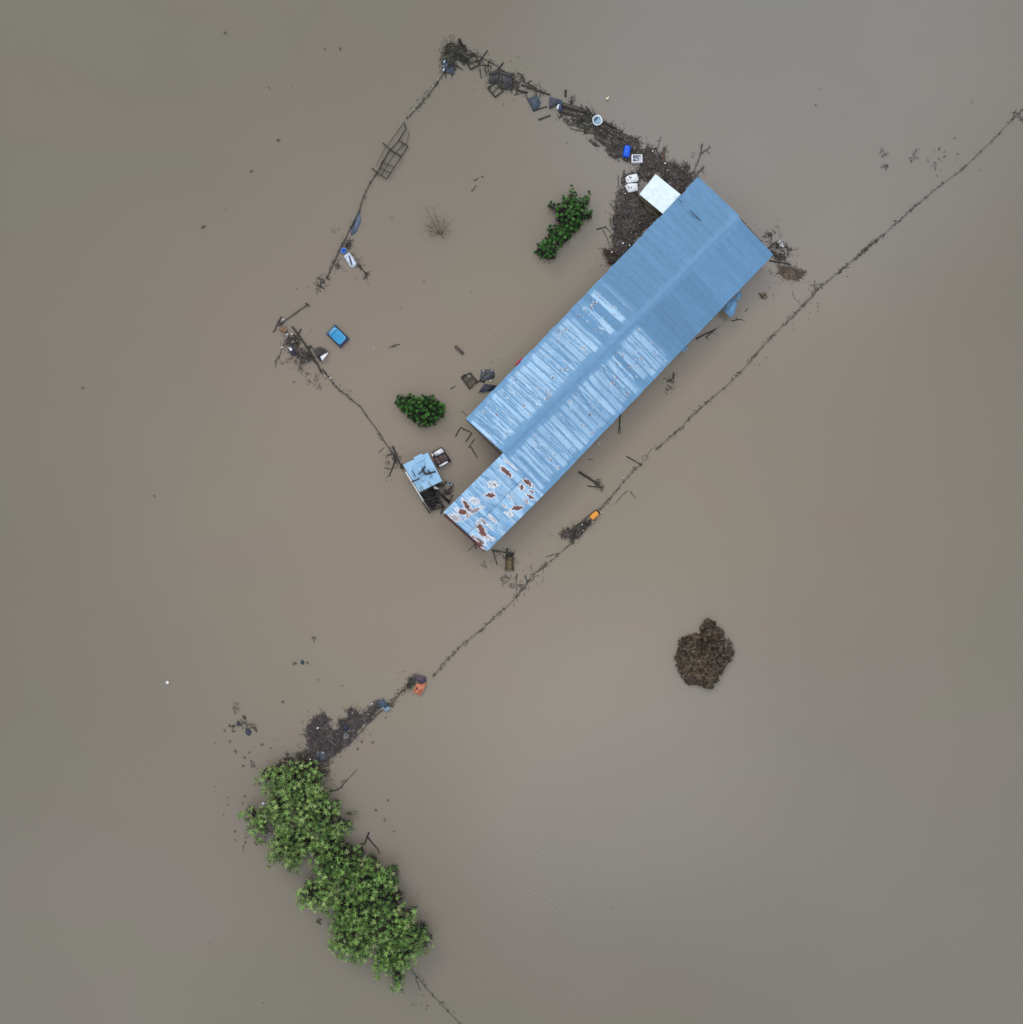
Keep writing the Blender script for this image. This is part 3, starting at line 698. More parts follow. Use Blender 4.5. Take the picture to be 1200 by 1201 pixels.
for pts, w_, lb, c_ in [(((240, 437), (450, 492)), 1.2, 'upper of the two long grey poles on the yard side below the pole raft', MD), (((220, 487), (462, 545)), 1.2, 'lower of the two long grey poles on the yard side below the pole raft', MD),
        (((330, 352), (540, 350)), 1.3, 'black pole pointing straight at the white tub', DK), (((290, 330), (440, 440)), 1.6, 'black slanting pole in the raft left of the white tub', DK),
        (((600, 440), (720, 510), (830, 590)), 2.3, 'thick black beam running from the white tub towards the blue drum', DK), (((560, 565), (760, 635)), 1.8, 'dark beam on the yard side between tub and drum', DK),
        (((690, 400), (865, 490)), 2.6, 'thick black beam just right of the white tub', DK), (((870, 620), (1060, 690)), 1.7, 'dark beam just above the blue drum', DK),
        (((935, 540), (1180, 652), (1185, 695)), .8, 'thin brown hooked pole on the outer edge above the blue drum', BR), (((700, 700), (840, 800)), .9, 'thin pole slanting below the mat left of the blue drum', MD),
        (((60, 255), (290, 325)), 1.5, 'lowest dark pole under the parallel pole raft', DK), (((450, 180), (530, 290)), 1.4, 'knotty dark branch above left of the white tub', DK),
        (((590, 540), (610, 490), (450, 470)), 1.1, 'short bent pole just below the white tub', DK), (((80, 250), (100, 330)), 1.3, 'stub of pole below the white jug', DK)]:
    pole(z12c(*pts), w_, 'pole', lb, 'pole', col=c_, tw=3 if w_ > 1.5 else 0)
for i, (a, b) in enumerate(((((480, 655), (600, 745))), ((500, 640), (638, 745)), ((540, 705), (590, 740)))):
    plank(z12c(a, b), 1.0, ['left plank', 'right plank', 'short middle plank'][i]+' of the trio floating below the white tub', col=MD)
debris(z12c((330, 320), (450, 300), (560, 380), (700, 560), (600, 640), (540, 560), (440, 540), (260, 360)), 'dark brush and splinters packed below the white tub', dens=22, h=.14, pal=OL, specks=6)
debris(z12c((400, 180), (480, 230), (560, 290), (540, 340), (430, 300), (380, 240)), 'spiky brush above left of the white tub', dens=30, h=.25, pal=[DK, (.03, .027, .02), MD], specks=0, tl=(.3, .9), base=False)
debris(z12c((650, 380), (760, 400), (870, 490), (900, 560), (800, 560), (680, 460)), 'black brush right of the white tub', dens=30, h=.2, pal=[DK, (.03, .027, .02), MD], specks=2, base=False)
debris(z12b((1000, 560), (1200, 650), (1200, 780), (1040, 760), (880, 720), (850, 660)), 'reeds caught under the parallel pole raft', dens=18, h=.1, pal=OL+PALM, specks=5, cover=.38)
debris(z12b((840, 680), (960, 700), (950, 800), (900, 805)), 'small reed patch beside the two long grey poles', dens=20, h=.1, pal=PALM, specks=1)

debris(z12((560, 300), (700, 360), (830, 480), (800, 560), (640, 470), (560, 400)), 'thin reeds and splinters between the upper crate frame and the plank raft', dens=12, base=False, pal=OL+[GY], specks=1, tl=(.3, 1.1))
debris(z12((1100, 560), (1250, 640), (1330, 760), (1180, 830), (1090, 700)), 'splinters and brush under the A-shaped pair of poles', dens=16, h=.08, pal=OL+[GY], specks=2, rag=.3, cover=.4)
debris(z12((760, 530), (900, 500), (1060, 550), (1120, 720), (1090, 820), (920, 720), (760, 720)), 'reeds tangled under the two grey plank rafts', dens=16, h=.05, pal=OL+[GY], specks=4, rag=.3)
debris(z12b((330, 250), (460, 260), (660, 370), (640, 420), (520, 370), (400, 330)), 'splinters along the longest dark beam of the raft', dens=10, base=False, pal=[DK, MD, GY], specks=0, tl=(.3, 1.0))
for i in range(16):
    x_, y_ = random.uniform(250, 1000), 0; y_ = 330+(x_-250)*.42+random.uniform(-60, 60); a_ = R(random.choice([26, 28, 32, 20, 75, -30])+random.uniform(-6, 6)); l_ = random.uniform(50, 130)
    pole(z12c((x_-math.cos(a_)*l_/2, y_-math.sin(a_)*l_/2), (x_+math.cos(a_)*l_/2, y_+math.sin(a_)*l_/2)), random.uniform(.8, 1.5), 'timber_offcut', 'dark timber offcut in the raft around the white tub', 'timber', 'timber offcuts around the white tub', col=random.choice([DK, MD, LT]), z=.16)
# round white tub
def ring_pts(c_, rx, ry, rot, n=20, wob=0.):
    out = []
    for i in range(n):
        t = 2*math.pi*i/n; k = 1+wob*vn(math.cos(t)*2+c_.x, math.sin(t)*2+c_.y)
        x, y = rx*math.cos(t)*k, ry*math.sin(t)*k; out.append((c_.x+x*math.cos(rot)-y*math.sin(rot), c_.y+x*math.sin(rot)+y*math.cos(rot)))
    return out
def loft(mb, c_, rings, rot, col, n=24, sq=2.0, caps=True, wob=0.):
    """rings: (rx, ry, z, col or None); superellipse sections"""
    vs = []; cs = []
    for (rx, ry, z, cc) in rings:
        for i in range(n):
            t = 2*math.pi*i/n; ct, st = math.cos(t), math.sin(t)
            x = rx*math.copysign(abs(ct)**(2/sq), ct); y = ry*math.copysign(abs(st)**(2/sq), st)
            k = 1+wob*vn(x*1.5+c_.x*3, y*1.5+z)
            x *= k; y *= k
            vs.append((c_.x+x*math.cos(rot)-y*math.sin(rot), c_.y+x*math.sin(rot)+y*math.cos(rot), z)); cs.append(cc or col)
    L = len(rings)
    fs = [(j*n+i, j*n+(i+1) % n, (j+1)*n+(i+1) % n, (j+1)*n+i) for j in range(L-1) for i in range(n)]
    k = len(vs); vs.append((c_.x, c_.y, rings[-1][2])); cs.append(rings[-1][3] or col)
    fs += [((L-1)*n+i, (L-1)*n+(i+1) % n, k) for i in range(n)]
    mb.add(vs, fs, np.array(cs))
tub = thing('tub', 'white round plastic tub lying in the northern timber raft', 'tub', P(701, 140.5))
m_ = MB(); loft(m_, P(701, 140.5, .5), [(.5, .52, -.1, None), (.58, .6, .35, None), (.60, .62, .42, None), (.52, .54, .44, None), (.44, .46, .3, (.42, .6, .68)), (.36, .4, .1, (.38, .56, .66))], .3, (.8, .82, .84), wob=.12)
m_.build('shell', M['plastic'], tub, True)
m_ = MB(); flat(m_, z12c((555, 370), (575, 340), (615, 330), (618, 350), (585, 372)), .44, .03, (.05, .09, .16), .03); m_.build('puddle_patch', M['plastic'], tub)
# blue drum, floating on its side
def drum(px, py, Lm, rm, ang, col, label, z=.2, name='drum', rib=True):
    t = thing(name, label, 'drum', P(px, py)); c_ = P(px, py, z); d = Vector((math.cos(ang), math.sin(ang), 0))
    prof = [(-.5, .0), (-.5, .86), (-.47, .97), (-.42, 1), (-.2, 1), (-.17, 1.04), (-.14, 1), (.14, 1), (.17, 1.04), (.2, 1), (.42, 1), (.47, .97), (.5, .86), (.5, 0)]
    u = d.cross(Vector((0, 0, 1))); vs = []; n = 18
    for f, r_ in prof:
        for i in range(n):
            a = 2*math.pi*i/n; vs.append(tuple(c_+d*f*Lm+u*math.cos(a)*r_*rm+Vector((0, 0, 1))*math.sin(a)*r_*rm))
    fs = [(j*n+i, j*n+(i+1) % n, (j+1)*n+(i+1) % n, (j+1)*n+i) for j in range(len(prof)-1) for i in range(n)]
    m_ = MB(); m_.add(vs, fs, col); db = m_.build('drum_body', M['plastic'], t, True)
    m_ = MB(); e = c_+d*Lm*.5+u*rm*.4; m_.tube([e, e+d*.05], .07, .07, tuple(x*.6 for x in col), 8, 0); m_.build('bung', M['plastic'], db); return t
drum(735.2, 178, 1.28, .40, R(80), (.004, .10, .70), 'bright blue plastic drum lying in the debris north of the white annex roof')
# open white freezer box
def box_thing(q, z0, z1, name, label, cat, col, wall=.09, inner=(.4, .45, .5), items=()):
    c_ = sum((Vector(p) for p in q), Vector((0, 0)))/len(q); t = thing(name, label, cat, P(c_.x, c_.y)); p = W(q, z1)
    m_ = MB(); n = len(p); cc = sum(p, Vector())/n
    def ring(k, z): return [(cc.x+(v.x-cc.x)*k, cc.y+(v.y-cc.y)*k, z) for v in p]
    rs = [ring(.98, z0), ring(1, z1-.04), ring(.97, z1), ring(1-2*wall, z1), ring(1-2*wall, z1-.15)]
    vs = sum(rs, []); fs = [(j*n+i, j*n+(i+1) % n, (j+1)*n+(i+1) % n, (j+1)*n+i) for j in range(4) for i in range(n)]+[tuple(4*n+i for i in range(n))]
    cs = [col]*(4*n)+[inner]*n
    if sum(p[i].x*p[(i+1) % n].y-p[(i+1) % n].x*p[i].y for i in range(n)) < 0: fs = [f[::-1] for f in fs]
    m_.add(vs, fs, np.array(cs)); m_.build('body', M['plastic'], t)
    return t
z15 = zm(720, 160, 15)
fr = box_thing(z15((315, 317), (500, 313), (510, 452), (315, 452)), -.1, .5, 'chest_freezer', 'open white chest freezer beside the blue drum', 'freezer', (.8, .8, .81), .1, (.62, .65, .7))
m_ = MB(); flat(m_, z15((330, 335), (458, 330), (458, 345), (332, 350)), .42, .05, (.04, .04, .05)); m_.build('seal_strip', M['plastic'], fr)
m_ = MB()
for a, b in (((335, 425), (420, 430)), ((345, 375), (400, 362)), ((400, 362), (440, 395)), ((340, 400), (400, 425)), ((430, 400), (415, 430))):
    m_.tube([P(*z15(a)[0], .45), P(*z15(b)[0], .45)], .05, .04, (.12, .14, .17), 5)
m_.build('wire_basket', M['metal'], fr)
# two dented white containers
for q, lb in ((zc((340, 78), (372, 55), (470, 32), (494, 100), (480, 124), (360, 144), (342, 110)), 'upper of two dented white containers left of the white annex roof'),
              (zc((332, 175), (372, 150), (478, 146), (486, 232), (420, 246), (372, 252)), 'lower of two dented white containers left of the white annex roof')):
    c_ = sum((Vector(p) for p in q), Vector((0, 0)))/len(q); t = thing('container', lb, 'container', P(c_.x, c_.y))
    m_ = MB(); p = W(q, .4); m_.prism([(v.x, v.y) for v in p][::-1], -.1, .34, (.78, .8, .8), .10, .42); m_.build('shell', M['plastic'], t)
    m_ = MB()
    for k in range(4):
        s_ = P(c_.x-2.5+random.uniform(-2, 2), c_.y+random.uniform(-2, 2), .44); a = random.uniform(0, 3); m_.beam(s_, s_+Vector((math.cos(a)*.3, math.sin(a)*.3, 0)), .06, .03, (.08, .1, .12))
    m_.build('dents', M['plastic'], t)
m_ = MB(); q = P(712.5, 115.5, .12); m_.tube([q+Vector((-.1, -.12, 0)), q+Vector((.05, .05, .02)), q+Vector((.17, .2, 0))], .17, .07, (.75, .7, .45), 8, .2)
tag(m_.build('plastic_bag', M['cloth']), 'small yellowish white bag floating alone outside the raft above the tub', 'bag')

# ---- debris mats beside the barn
MATC = [(.105, .086, .073), (.072, .058, .05), (.145, .122, .105), (.04, .032, .027), (.12, .085, .058)]
debris([(700, 158), (716, 151), (735, 160), (760, 172), (778, 184), (788, 193), (803, 194), (813, 201), (819, 210), (808, 222), (800, 231), (790, 224), (769, 201), (757, 216), (750, 210), (742, 203), (752, 192), (748, 187),
        (730, 190), (722, 186), (712, 176), (702, 165)], 'brown-grey debris mat around the blue drum and white freezer', dens=20, h=.12, pal=MATC, specks=26, rag=.35)
debris(zc((440, 30), (560, 60), (500, 140), (490, 250), (505, 300), (560, 440), (620, 520), (690, 590), (530, 760), (340, 960), (180, 1115), (110, 1080), (110, 960), (170, 900), (140, 800), (215, 700),
         (200, 600), (205, 480), (235, 300), (330, 190), (330, 70)), 'thick grey debris mat wedged between the two white containers and the barn eave', dens=22, h=.18, pal=MATC, specks=45, rag=.3)
debris(zm(740, 160, 12)((0, 60), (200, 160), (300, 260), (260, 300), (0, 200)), 'brown reed fringe on the outer side of the blue drum', dens=20, h=.05, pal=[(.12, .1, .075), (.09, .075, .055), (.14, .12, .09)], specks=2, cover=.4, rag=.6)
debris(zc((110, 960), (240, 900), (250, 1000), (150, 1110), (100, 1060)), 'rusty brown brush at the lower tip of the grey mat', dens=30, h=.25, pal=[(.10, .05, .03), (.06, .04, .03), (.13, .08, .05)], specks=3)
for pts, w_, nm, lb, c_ in [(((472, 150), (455, 400)), 2.4, 'log', 'thick brown log standing out of the mat north of the white annex roof', BR), (((340, 160), (410, 290), (420, 370)), 1.3, 'branch', 'crooked dark branch left of the thick brown log', DK),
        (((430, 230), (400, 295)), 1.5, 'branch', 'stubby dark branch touching the thick brown log', DK), (((425, 0), (375, 190)), .8, 'branch', 'long thin twig pointing up left of the thick brown log', MD),
        (((300, 215), (380, 330), (440, 470)), 1.3, 'branch', 'grey branch with a white knot left of the thick brown log', LT), (((500, 160), (450, 260)), .7, 'branch', 'thin twig right of the thick brown log', MD),
        (((1000, 105), (985, 230), (940, 370)), 1.3, 'branch', 'straight arm of the forked branch off the barn\'s north tip', MD), (((1115, 150), (1020, 215), (985, 245)), 1.3, 'branch', 'side arm of the forked branch off the barn\'s north tip', MD),
        (((940, 370), (860, 540)), 1.0, 'branch', 'brown lower stem of the forked branch off the barn\'s north tip', BR), (((1030, 420), (930, 530)), 1.8, 'branch', 'leafy dead branch touching the barn\'s north tip', MD),
        (((480, 400), (680, 420)), 1.4, 'branch', 'dark branch along the outer edge of the mat north of the white annex roof', DK), (((805, 355), (740, 400), (700, 370)), .8, 'branch', 'thin bent twig on the outer mat edge near the forked branch', MD),
        (((620, 330), (610, 390)), 1.0, 'branch', 'tiny upright stub on the outer mat edge', DK), (((450, 520), (330, 470), (300, 400)), 1.2, 'branch', 'dark branch just above the white annex roof', DK)]:
    pole(z12d(*pts), w_, nm, lb, nm, col=c_, tw=5 if w_ > 1 else 2)
debris(z12d((850, 250), (900, 260), (880, 310), (855, 300)), 'floating tuft left of the forked branch', name='floating_tuft', dens=40, h=.1, base=False, tl=(.15, .5), specks=0)
pole(z12d((500, 645), (395, 545)), 1.1, 'pole', 'dark pole along the upper edge of the white annex roof', 'pole', z=.5)
for pts, w_, lb in [(((0, 690), (105, 660)), 1.6, 'thick end of the broken branch pointing into the yard from the grey mat'), (((105, 665), (165, 725)), 1.0, 'thin end of the broken branch touching the grey mat'),
        (((72, 700), (130, 810), (148, 880)), .9, 'curved twig below the broken branch'), (((155, 380), (190, 440), (240, 420)), 1.0, 'small crooked branch on the yard edge of the grey mat'),
        (((290, 210), (235, 310)), 1.8, 'dark slab of wood below the white containers'), (((320, 0), (290, 150), (330, 190)), 1.6, 'brown plank-like strip left of the white containers'),
        (((250, 60), (255, 180), (290, 195)), .9, 'loop of twig left of the white containers'), (((250, 490), (310, 480)), 1.2, 'short dark piece on the left edge of the grey mat')]:
    pole(zc(*pts), w_, 'branch', lb, 'branch', col=MD)
for x, y, s_, lb in ((730, 285.7, .14, 'upper white plastic scrap near the lower tip of the grey mat'), (717, 296.5, .13, 'lower white plastic scrap at the rusty tip of the grey mat'), (733, 227.5, .09, 'white scrap just below the white containers'),
                     (779.5, 192, .13, 'white bottle on the mat beside the thick brown log'), (765, 177.6, .11, 'white bottle left of the crooked dark branch'), (739, 288.5, .12, 'pale ring of plastic under the barn eave')):
    m_ = MB(); q = P(x, y, .28); a = random.random()*3; m_.tube([q, q+Vector((math.cos(a)*s_, math.sin(a)*s_, .02)), q+Vector((math.cos(a)*s_*1.6, math.sin(a)*s_*1.6, .02))], s_*.8, s_*.4, (.78, .79, .8), 7, .1)
    tag(m_.build('plastic_scrap', M['plastic']), lb, 'litter')

# ------------------------------------------------------------- west side: gates, bucket, sack
z6 = zm(370, 80, 6)
framed(z6((525, 578), (608, 625), (505, 783), (438, 742)), 'lower wire mesh gate panel leaning off the west fence', 'gate_panel', 'gate', .9, bars=[(3, .45, 1, .5), (0, .45, 2, .55), (3, .2, 1, .75)], z=.3)
framed(z6((590, 512), (652, 550), (606, 624), (527, 580)), 'upper smaller wire gate panel on the west fence', 'gate_panel', 'gate', .8, bars=[(0, .5, 2, .5)], z=.2)
for pts, w_, lb in [(((625, 385), (640, 430), (590, 512)), 1.5, 'dark post bundle at the upper end of the wire gates'), (((620, 395), (510, 548)), .8, 'thin outer rail beside the upper wire gate'),
        (((475, 530), (530, 576)), 1.3, 'dark crossing stub between the two wire gates'), (((500, 552), (428, 692)), .5, 'very thin outer rail beside the lower wire gate'),
        (((398, 705), (442, 742)), 1.2, 'dark stub at the lower end of the wire gates'), (((662, 450), (645, 525), (598, 578)), .6, 'thin curved wire right of the upper wire gate'), (((520, 590), (470, 670), (440, 740)), 1.0, 'inner rail of the lower wire gate')]:
    pole(z6(*pts), w_, 'pole', lb, 'pole', z=.25)
zb = zm(395, 260, 17.16); z6b = zm(300, 230, 6)
m_ = MB(); flat(m_, z6b((735, 115), (742, 175), (712, 250), (672, 282), (668, 245), (705, 180), (718, 120)), .05, .03, (.10, .125, .18), .015)
tag(m_.build('tarpaulin', M['cloth']), 'half sunk dull blue tarpaulin strip against the west fence', 'tarpaulin')
bk = thing('bucket', 'bright blue bucket caught on the west fence', 'bucket', P(403.6, 294.5))
m_ = MB(); loft(m_, P(403.6, 294.5), [(.24, .24, -.1, None), (.3, .3, .3, None), (.32, .32, .33, None), (.26, .26, .33, None), (.22, .22, .12, (.01, .1, .45))], 0, (.02, .26, .75), 18); m_.build('shell', M['plastic'], bk, True)
m_ = MB(); m_.tube([P(401, 293, .33), P(403, 291, .5), P(406, 292.5, .33)], .015, .015, (.3, .3, .3), 5); m_.build('handle', M['metal'], bk)
m_ = MB(); q = zb((190, 640), (250, 615), (330, 720), (400, 845), (330, 925), (270, 905), (210, 800), (140, 690)); p = W(q, .15)
m_.prism([(v.x, v.y) for v in p][::-1], -.05, .12, (.55, .62, .70), .18, .24)
flat(m_, zb((235, 680), (262, 675), (300, 790), (320, 880), (290, 880), (250, 760)), .27, .02, (.10, .10, .15), .02)
tag(m_.build('plastic_sack', M['cloth']), 'torn pale blue-white plastic sack floating below the blue bucket', 'sack')
BRN = [(.08, .06, .045), (.055, .042, .034), (.10, .08, .06)]
debris(zb((180, 400), (260, 380), (300, 460), (250, 540), (160, 500)), 'brown weed ball right above the blue bucket', name='floating_weed', dens=40, h=.25, pal=BRN, specks=0, rag=.15)
debris(zb((400, 860), (490, 860), (540, 960), (630, 1040), (600, 1140), (520, 1150), (560, 1060), (470, 970), (400, 920)), 'tail of brown weed trailing from the plastic sack', name='floating_weed', dens=30, h=.12, pal=BRN, specks=0, rag=.12, tl=(.1, .4))
debris(zb((260, 600), (300, 590), (450, 830), (420, 860)), 'narrow dark weed edge along the plastic sack', name='floating_weed', dens=30, h=.08, pal=BRN, specks=0, rag=.15, base=False, tl=(.1, .3))
debris(z6b((560, 460), (600, 450), (605, 500), (570, 520)), 'small weed ball beside the fence below the bucket', name='floating_weed', dens=35, h=.12, pal=BRN, specks=1, rag=.2, tl=(.1, .4))
debris(z6b((430, 580), (470, 580), (480, 630), (440, 675), (425, 640)), 'weed patch floating past the lower end of the west fence', name='floating_weed', dens=22, h=.08, pal=PALM, specks=1, rag=.35, tl=(.1, .4), cover=.35)
debris(z6b((545, 240), (590, 245), (580, 280), (555, 275)), 'faint weed wisp outside the west fence', name='floating_weed', dens=14, base=False, pal=PALM, specks=0, rag=.3, tl=(.1, .4))
pole(z6b((495, 572), (520, 590)), 1.6, 'post', 'fallen post end at the lower tip of the west fence', 'post')
pole(z6b((350, 755), (378, 772)), 2.2, 'post', 'fallen post at the upper end of the short fence above the brick pile', 'post')

# west corner
zw = zm(320, 360, 15)
pl = thing('brick_pallet', 'stack of orange brick-coloured slats at the west corner', 'pallet', P(332, 386.5)); a, b, c_, d = W(zw((90, 378), (150, 345), (265, 400), (200, 455)), .25)
m_ = MB()
for i in range(9):
    f = (i+.5)/9; m_.beam(a.lerp(d, f)+Vector((0, 0, 0)), b.lerp(c_, f), .085, .12, jc((.26, .13, .075), .3))
m_.build('slats', M['wood'], pl); m_ = MB(); m_.beam(a.lerp(b, .5)-Vector((0, 0, .14)), d.lerp(c_, .5)-Vector((0, 0, .14)), .3, .1, DK); m_.build('bearer', M['wood'], pl)
for pts, w_, lb in [(((150, 170), (60, 340), (35, 420)), 1.5, 'dark curved plank left of the brick pallet'), (((190, 270), (100, 330)), 1.4, 'black stub over the brick pallet'), (((45, 400), (0, 445)), 1.3, 'stub at the outermost west corner'),
        (((110, 250), (160, 330)), 2.0, 'black block of wood just above the brick pallet'), (((345, 350), (450, 480), (640, 760), (760, 960), (860, 1150)), 2.0, 'longest dark beam crossing the west corner heap'),
        (((500, 385), (445, 490)), 1.5, 'short arm crossing the upper end of the longest west beam'), (((635, 720), (680, 680)), 2.0, 'black stub sticking into the yard from the longest west beam'),
        (((215, 590), (150, 760), (110, 930)), .8, 'thin pole down the outer side of the west corner heap'), (((110, 860), (30, 985)), 1.0, 'forked foot of the thin outer pole'),
        (((660, 700), (800, 790)), .9, 'thin rail between the black stub and the dark fan of slats'), (((600, 820), (800, 1010)), 2.6, 'second broad beam beside the lower half of the longest west beam'),
        (((870, 1090), (950, 1190)), 1.6, 'dark rail leading from the west heap onto the fence'), (((270, 560), (330, 720)), 1.0, 'thin slanting stick above the white box of the west heap'), (((400, 560), (440, 720)), .9, 'thin upright stick right of the white box of the west heap')]:
    pole(zw(*pts), w_, 'pole', lb, 'pole', z=.2 if w_ > 1.9 else None)
debris(zw((220, 560), (330, 500), (440, 520), (560, 720), (700, 900), (640, 1020), (540, 1060), (430, 980), (330, 880), (240, 760)), 'brushwood heap at the west corner of the yard', dens=22, h=.16, pal=MATC+[(.13, .115, .09)], specks=14, rag=.4, cover=.3)
debris(zw((120, 860), (380, 850), (520, 1000), (560, 1180), (420, 1150), (300, 1040), (160, 1000)), 'pale loose reeds outside the west corner heap', dens=9, base=False, pal=[(.13, .115, .095), (.10, .088, .07)], specks=0, rag=.6, tl=(.2, .8))
debris(zm(300, 340, 6)((270, 560), (390, 580), (440, 640), (440, 680), (400, 680), (340, 620)), 'sunken weed wisps below the west corner heap', name='floating_weed', dens=8, base=False, pal=PALM, specks=0, rag=.8, tl=(.1, .5))
wb = box_thing(zw((272, 722), (308, 700), (345, 742), (310, 775)), 0, .45, 'white_box', 'small white box on the west corner heap', 'box', (.8, .8, .8), .06, (.78, .78, .8))
m_ = MB(); flat(m_, zw((255, 735), (300, 780), (360, 720), (420, 840), (370, 860), (300, 800)), .18, .05, (.04, .03, .06), .05); tag(m_.build('plastic_sheet', M['cloth']), 'dark purple plastic under the small white box', 'plastic sheet')
fan = thing('slat_fan', 'dark fan of slats behind the white triangular sheet', 'slats', P(376, 412)); m_ = MB()
for i in range(10):
    a = P(*zw((800, 900))[0], .2); f = i/9; x, y = zw((710+270*f, 800-95*math.sin(math.pi*(f*.8+.15))))[0]; m_.beam(a+Vector((f*.2, .02*i, 0)), P(x, y, .25), .13, .05, jc((.05, .043, .036), .4))
m_.build('slats', M['wood'], fan)
m_ = MB(); flat(m_, zw((835, 872), (978, 793), (940, 860), (868, 952), (855, 915)), .5, .03, (.8, .81, .82), .06); tag(m_.build('metal_sheet', M['white']), 'bright white triangular sheet scrap at the west corner', 'sheet')
m_ = MB(); flat(m_, zw((800, 890), (840, 880), (870, 960), (820, 950)), .3, .05, (.02, .02, .04), .03); tag(m_.build('plastic_sheet', M['cloth']), 'black plastic scrap beside the white triangular sheet', 'plastic sheet')
for x, y, lb in ((335.9, 392.5, 'left white scrap under the brick pallet'), (341.7, 392, 'right white scrap under the brick pallet'), (330.2, 407.6, 'white scrap on the thin outer pole of the west heap'), (331.5, 375.3, 'white knob at the end of the short fence above the brick pallet'), (386.7, 443.5, 'white scrap on the fence just below the west heap')):
    m_ = MB(); q = P(x, y, .3); m_.tube([q, q+Vector((.1, .03, .02)), q+Vector((.18, .06, 0))], .09, .06, (.7, .72, .74), 7, .1); tag(m_.build('plastic_scrap', M['plastic']), lb, 'litter')

# ------------------------------------------------------------- the blue car, drowned to its windows
cc = P(396.5, 394.6); ax = math.atan2(*((P(*zm(370, 370, 20)((355, 322))[0])-P(*zm(370, 370, 20)((702, 665))[0])).yx))
car = thing('car', 'small bright blue car flooded up to its roof, alone in the yard', 'car', cc)
def rot(x, y, z): return (cc.x+x*math.cos(ax)-y*math.sin(ax), cc.y+x*math.sin(ax)+y*math.cos(ax), z)
CB = (.015, .26, .50)
def sell(rx, ry, n, sq, ox=0):
    out = []
    for i in range(n):
        t = 2*math.pi*i/n; c1, s1 = math.cos(t), math.sin(t); out.append((ox+rx*math.copysign(abs(c1)**(2/sq), c1), ry*math.copysign(abs(s1)**(2/sq), s1)))
    return out
m_ = MB(); n = 48; secs = [(.96, .62, .44, 0), (.96, .62, .48, 0), (.91, .57, .515, 0), (.7, .42, .54, 0), (.35, .2, .555, 0)]; vs = []
for rx, ry, z, ox in secs:
    for x, y in sell(rx, ry, n, 7, ox-.02): vs.append(rot(x, y, z-(.012 if .42 < x < .54 else 0)))
fs = [(j*n+i, j*n+(i+1) % n, (j+1)*n+(i+1) % n, (j+1)*n+i) for j in range(4) for i in range(n)]; vs.append(rot(0, 0, .55)); fs += [(4*n+i, 4*n+(i+1) % n, 5*n) for i in range(n)]
m_.add(vs, fs, CB); rp = m_.build('roof_panel', M['paint'], car, True)
m_ = MB(); m_.beam(rot(.50, -.58, .545), rot(.50, .58, .545), .05, .03, (.006, .06, .16)); m_.build('roof_groove', M['paint'], rp)
for s_ in (1, -1):
    m_ = MB(); m_.add([rot(-1.02, s_*.625, .44), rot(.98, s_*.625, .44), rot(1.2, s_*.80, -.05), rot(-1.18, s_*.80, -.05)], [(0, 1, 2, 3) if s_ < 0 else (3, 2, 1, 0)], (.012, .02, .045)); m_.build('side_window', M['glass'], car)
    for x0, x1 in ((-1.0, -1.17), (-.05, -.06), (.96, 1.19)):
        m_ = MB(); m_.beam(rot(x0, s_*.63, .44), rot(x1, s_*.81, -.05), .07, .05, (.01, .10, .26)); m_.build('pillar', M['paint'], car)
m_ = MB(); m_.add([rot(.97, -.60, .455), rot(1.2, -.74, -.0), rot(1.2, .74, -.0), rot(.97, .60, .455)], [(0, 1, 2, 3)], (.22, .30, .38)); m_.build('windscreen', M['glass'], car)
m_ = MB(); m_.add([rot(-1.01, .60, .455), rot(-1.2, .74, -.0), rot(-1.2, -.74, -.0), rot(-1.01, -.60, .455)], [(0, 1, 2, 3)], (.07, .075, .12)); m_.build('rear_window', M['glass'], car)
m_ = MB(); m_.beam(rot(-1.19, -.74, .06), rot(-1.19, .74, .06), .06, .08, (.10, .04, .06)); m_.build('rear_trim', M['paint'], car)
m_ = MB(); m_.beam(rot(1.21, -.72, .05), rot(1.21, .72, .05), .06, .06, (.03, .05, .08)); m_.build('front_trim', M['paint'], car)

# ------------------------------------------------------------- small shed and cart
zs = zm(465, 515, 15); zs2 = zm(465, 555, 15)
shed = thing('shed', 'small shed with a light blue metal roof littered with branches, at the yard\'s south-west edge', 'shed', P(495, 556))
def shedcol(s_, t_, c):
    w_ = np.clip((gn(s_*2+5, t_*1.5)-.45)/.2, 0, 1)[..., None]; c = c*(1-.25*w_)+np.array((.42, .62, .78))*.25*w_
    g = (((gn(s_*1.8+2, t_*1.2+8) > .56) & (t_ > 2.6)))[..., None]*1.; return c*(1-.55*g)+np.array((.16, .17, .17))*.55*g
m_ = MB(); sheet(m_, [(*zs((115, 450))[0], 1.3), (*zs((550, 237))[0], 1.7), (*zs((805, 735))[0], 1.6), (*zs((408, 930))[0], 1.2)], (.29, .49, .68), .45, .01, colfn=shedcol); m_.build('roof', M['roof'], shed, True)
m_ = MB(); sheet(m_, [(*zs((303, 322))[0], 1.56), (*zs((445, 252))[0], 1.68), (*zs((500, 350))[0], 1.72), (*zs((355, 425))[0], 1.6)], (.31, .50, .70), .3, .008); o_ = m_.build('roof_patch', M['roof'], shed, True)
m_ = MB(); m_.beam(P(*zs((165, 578))[0], 1.33), P(*zs2((478, 492))[0], 1.15), .12, .1, (.78, .8, .82)); m_.build('gutter', M['white'], shed)
m_ = MB(); m_.beam(P(*zs2((478, 500))[0], 1.05), P(*zs2((600, 680))[0], .6), .06, .1, (.4, .4, .42)); m_.beam(P(*zs2((470, 520))[0], .95), P(*zs2((590, 700))[0], .5), .18, .1, DK); m_.build('broken_eave_beam', M['wood'], shed)
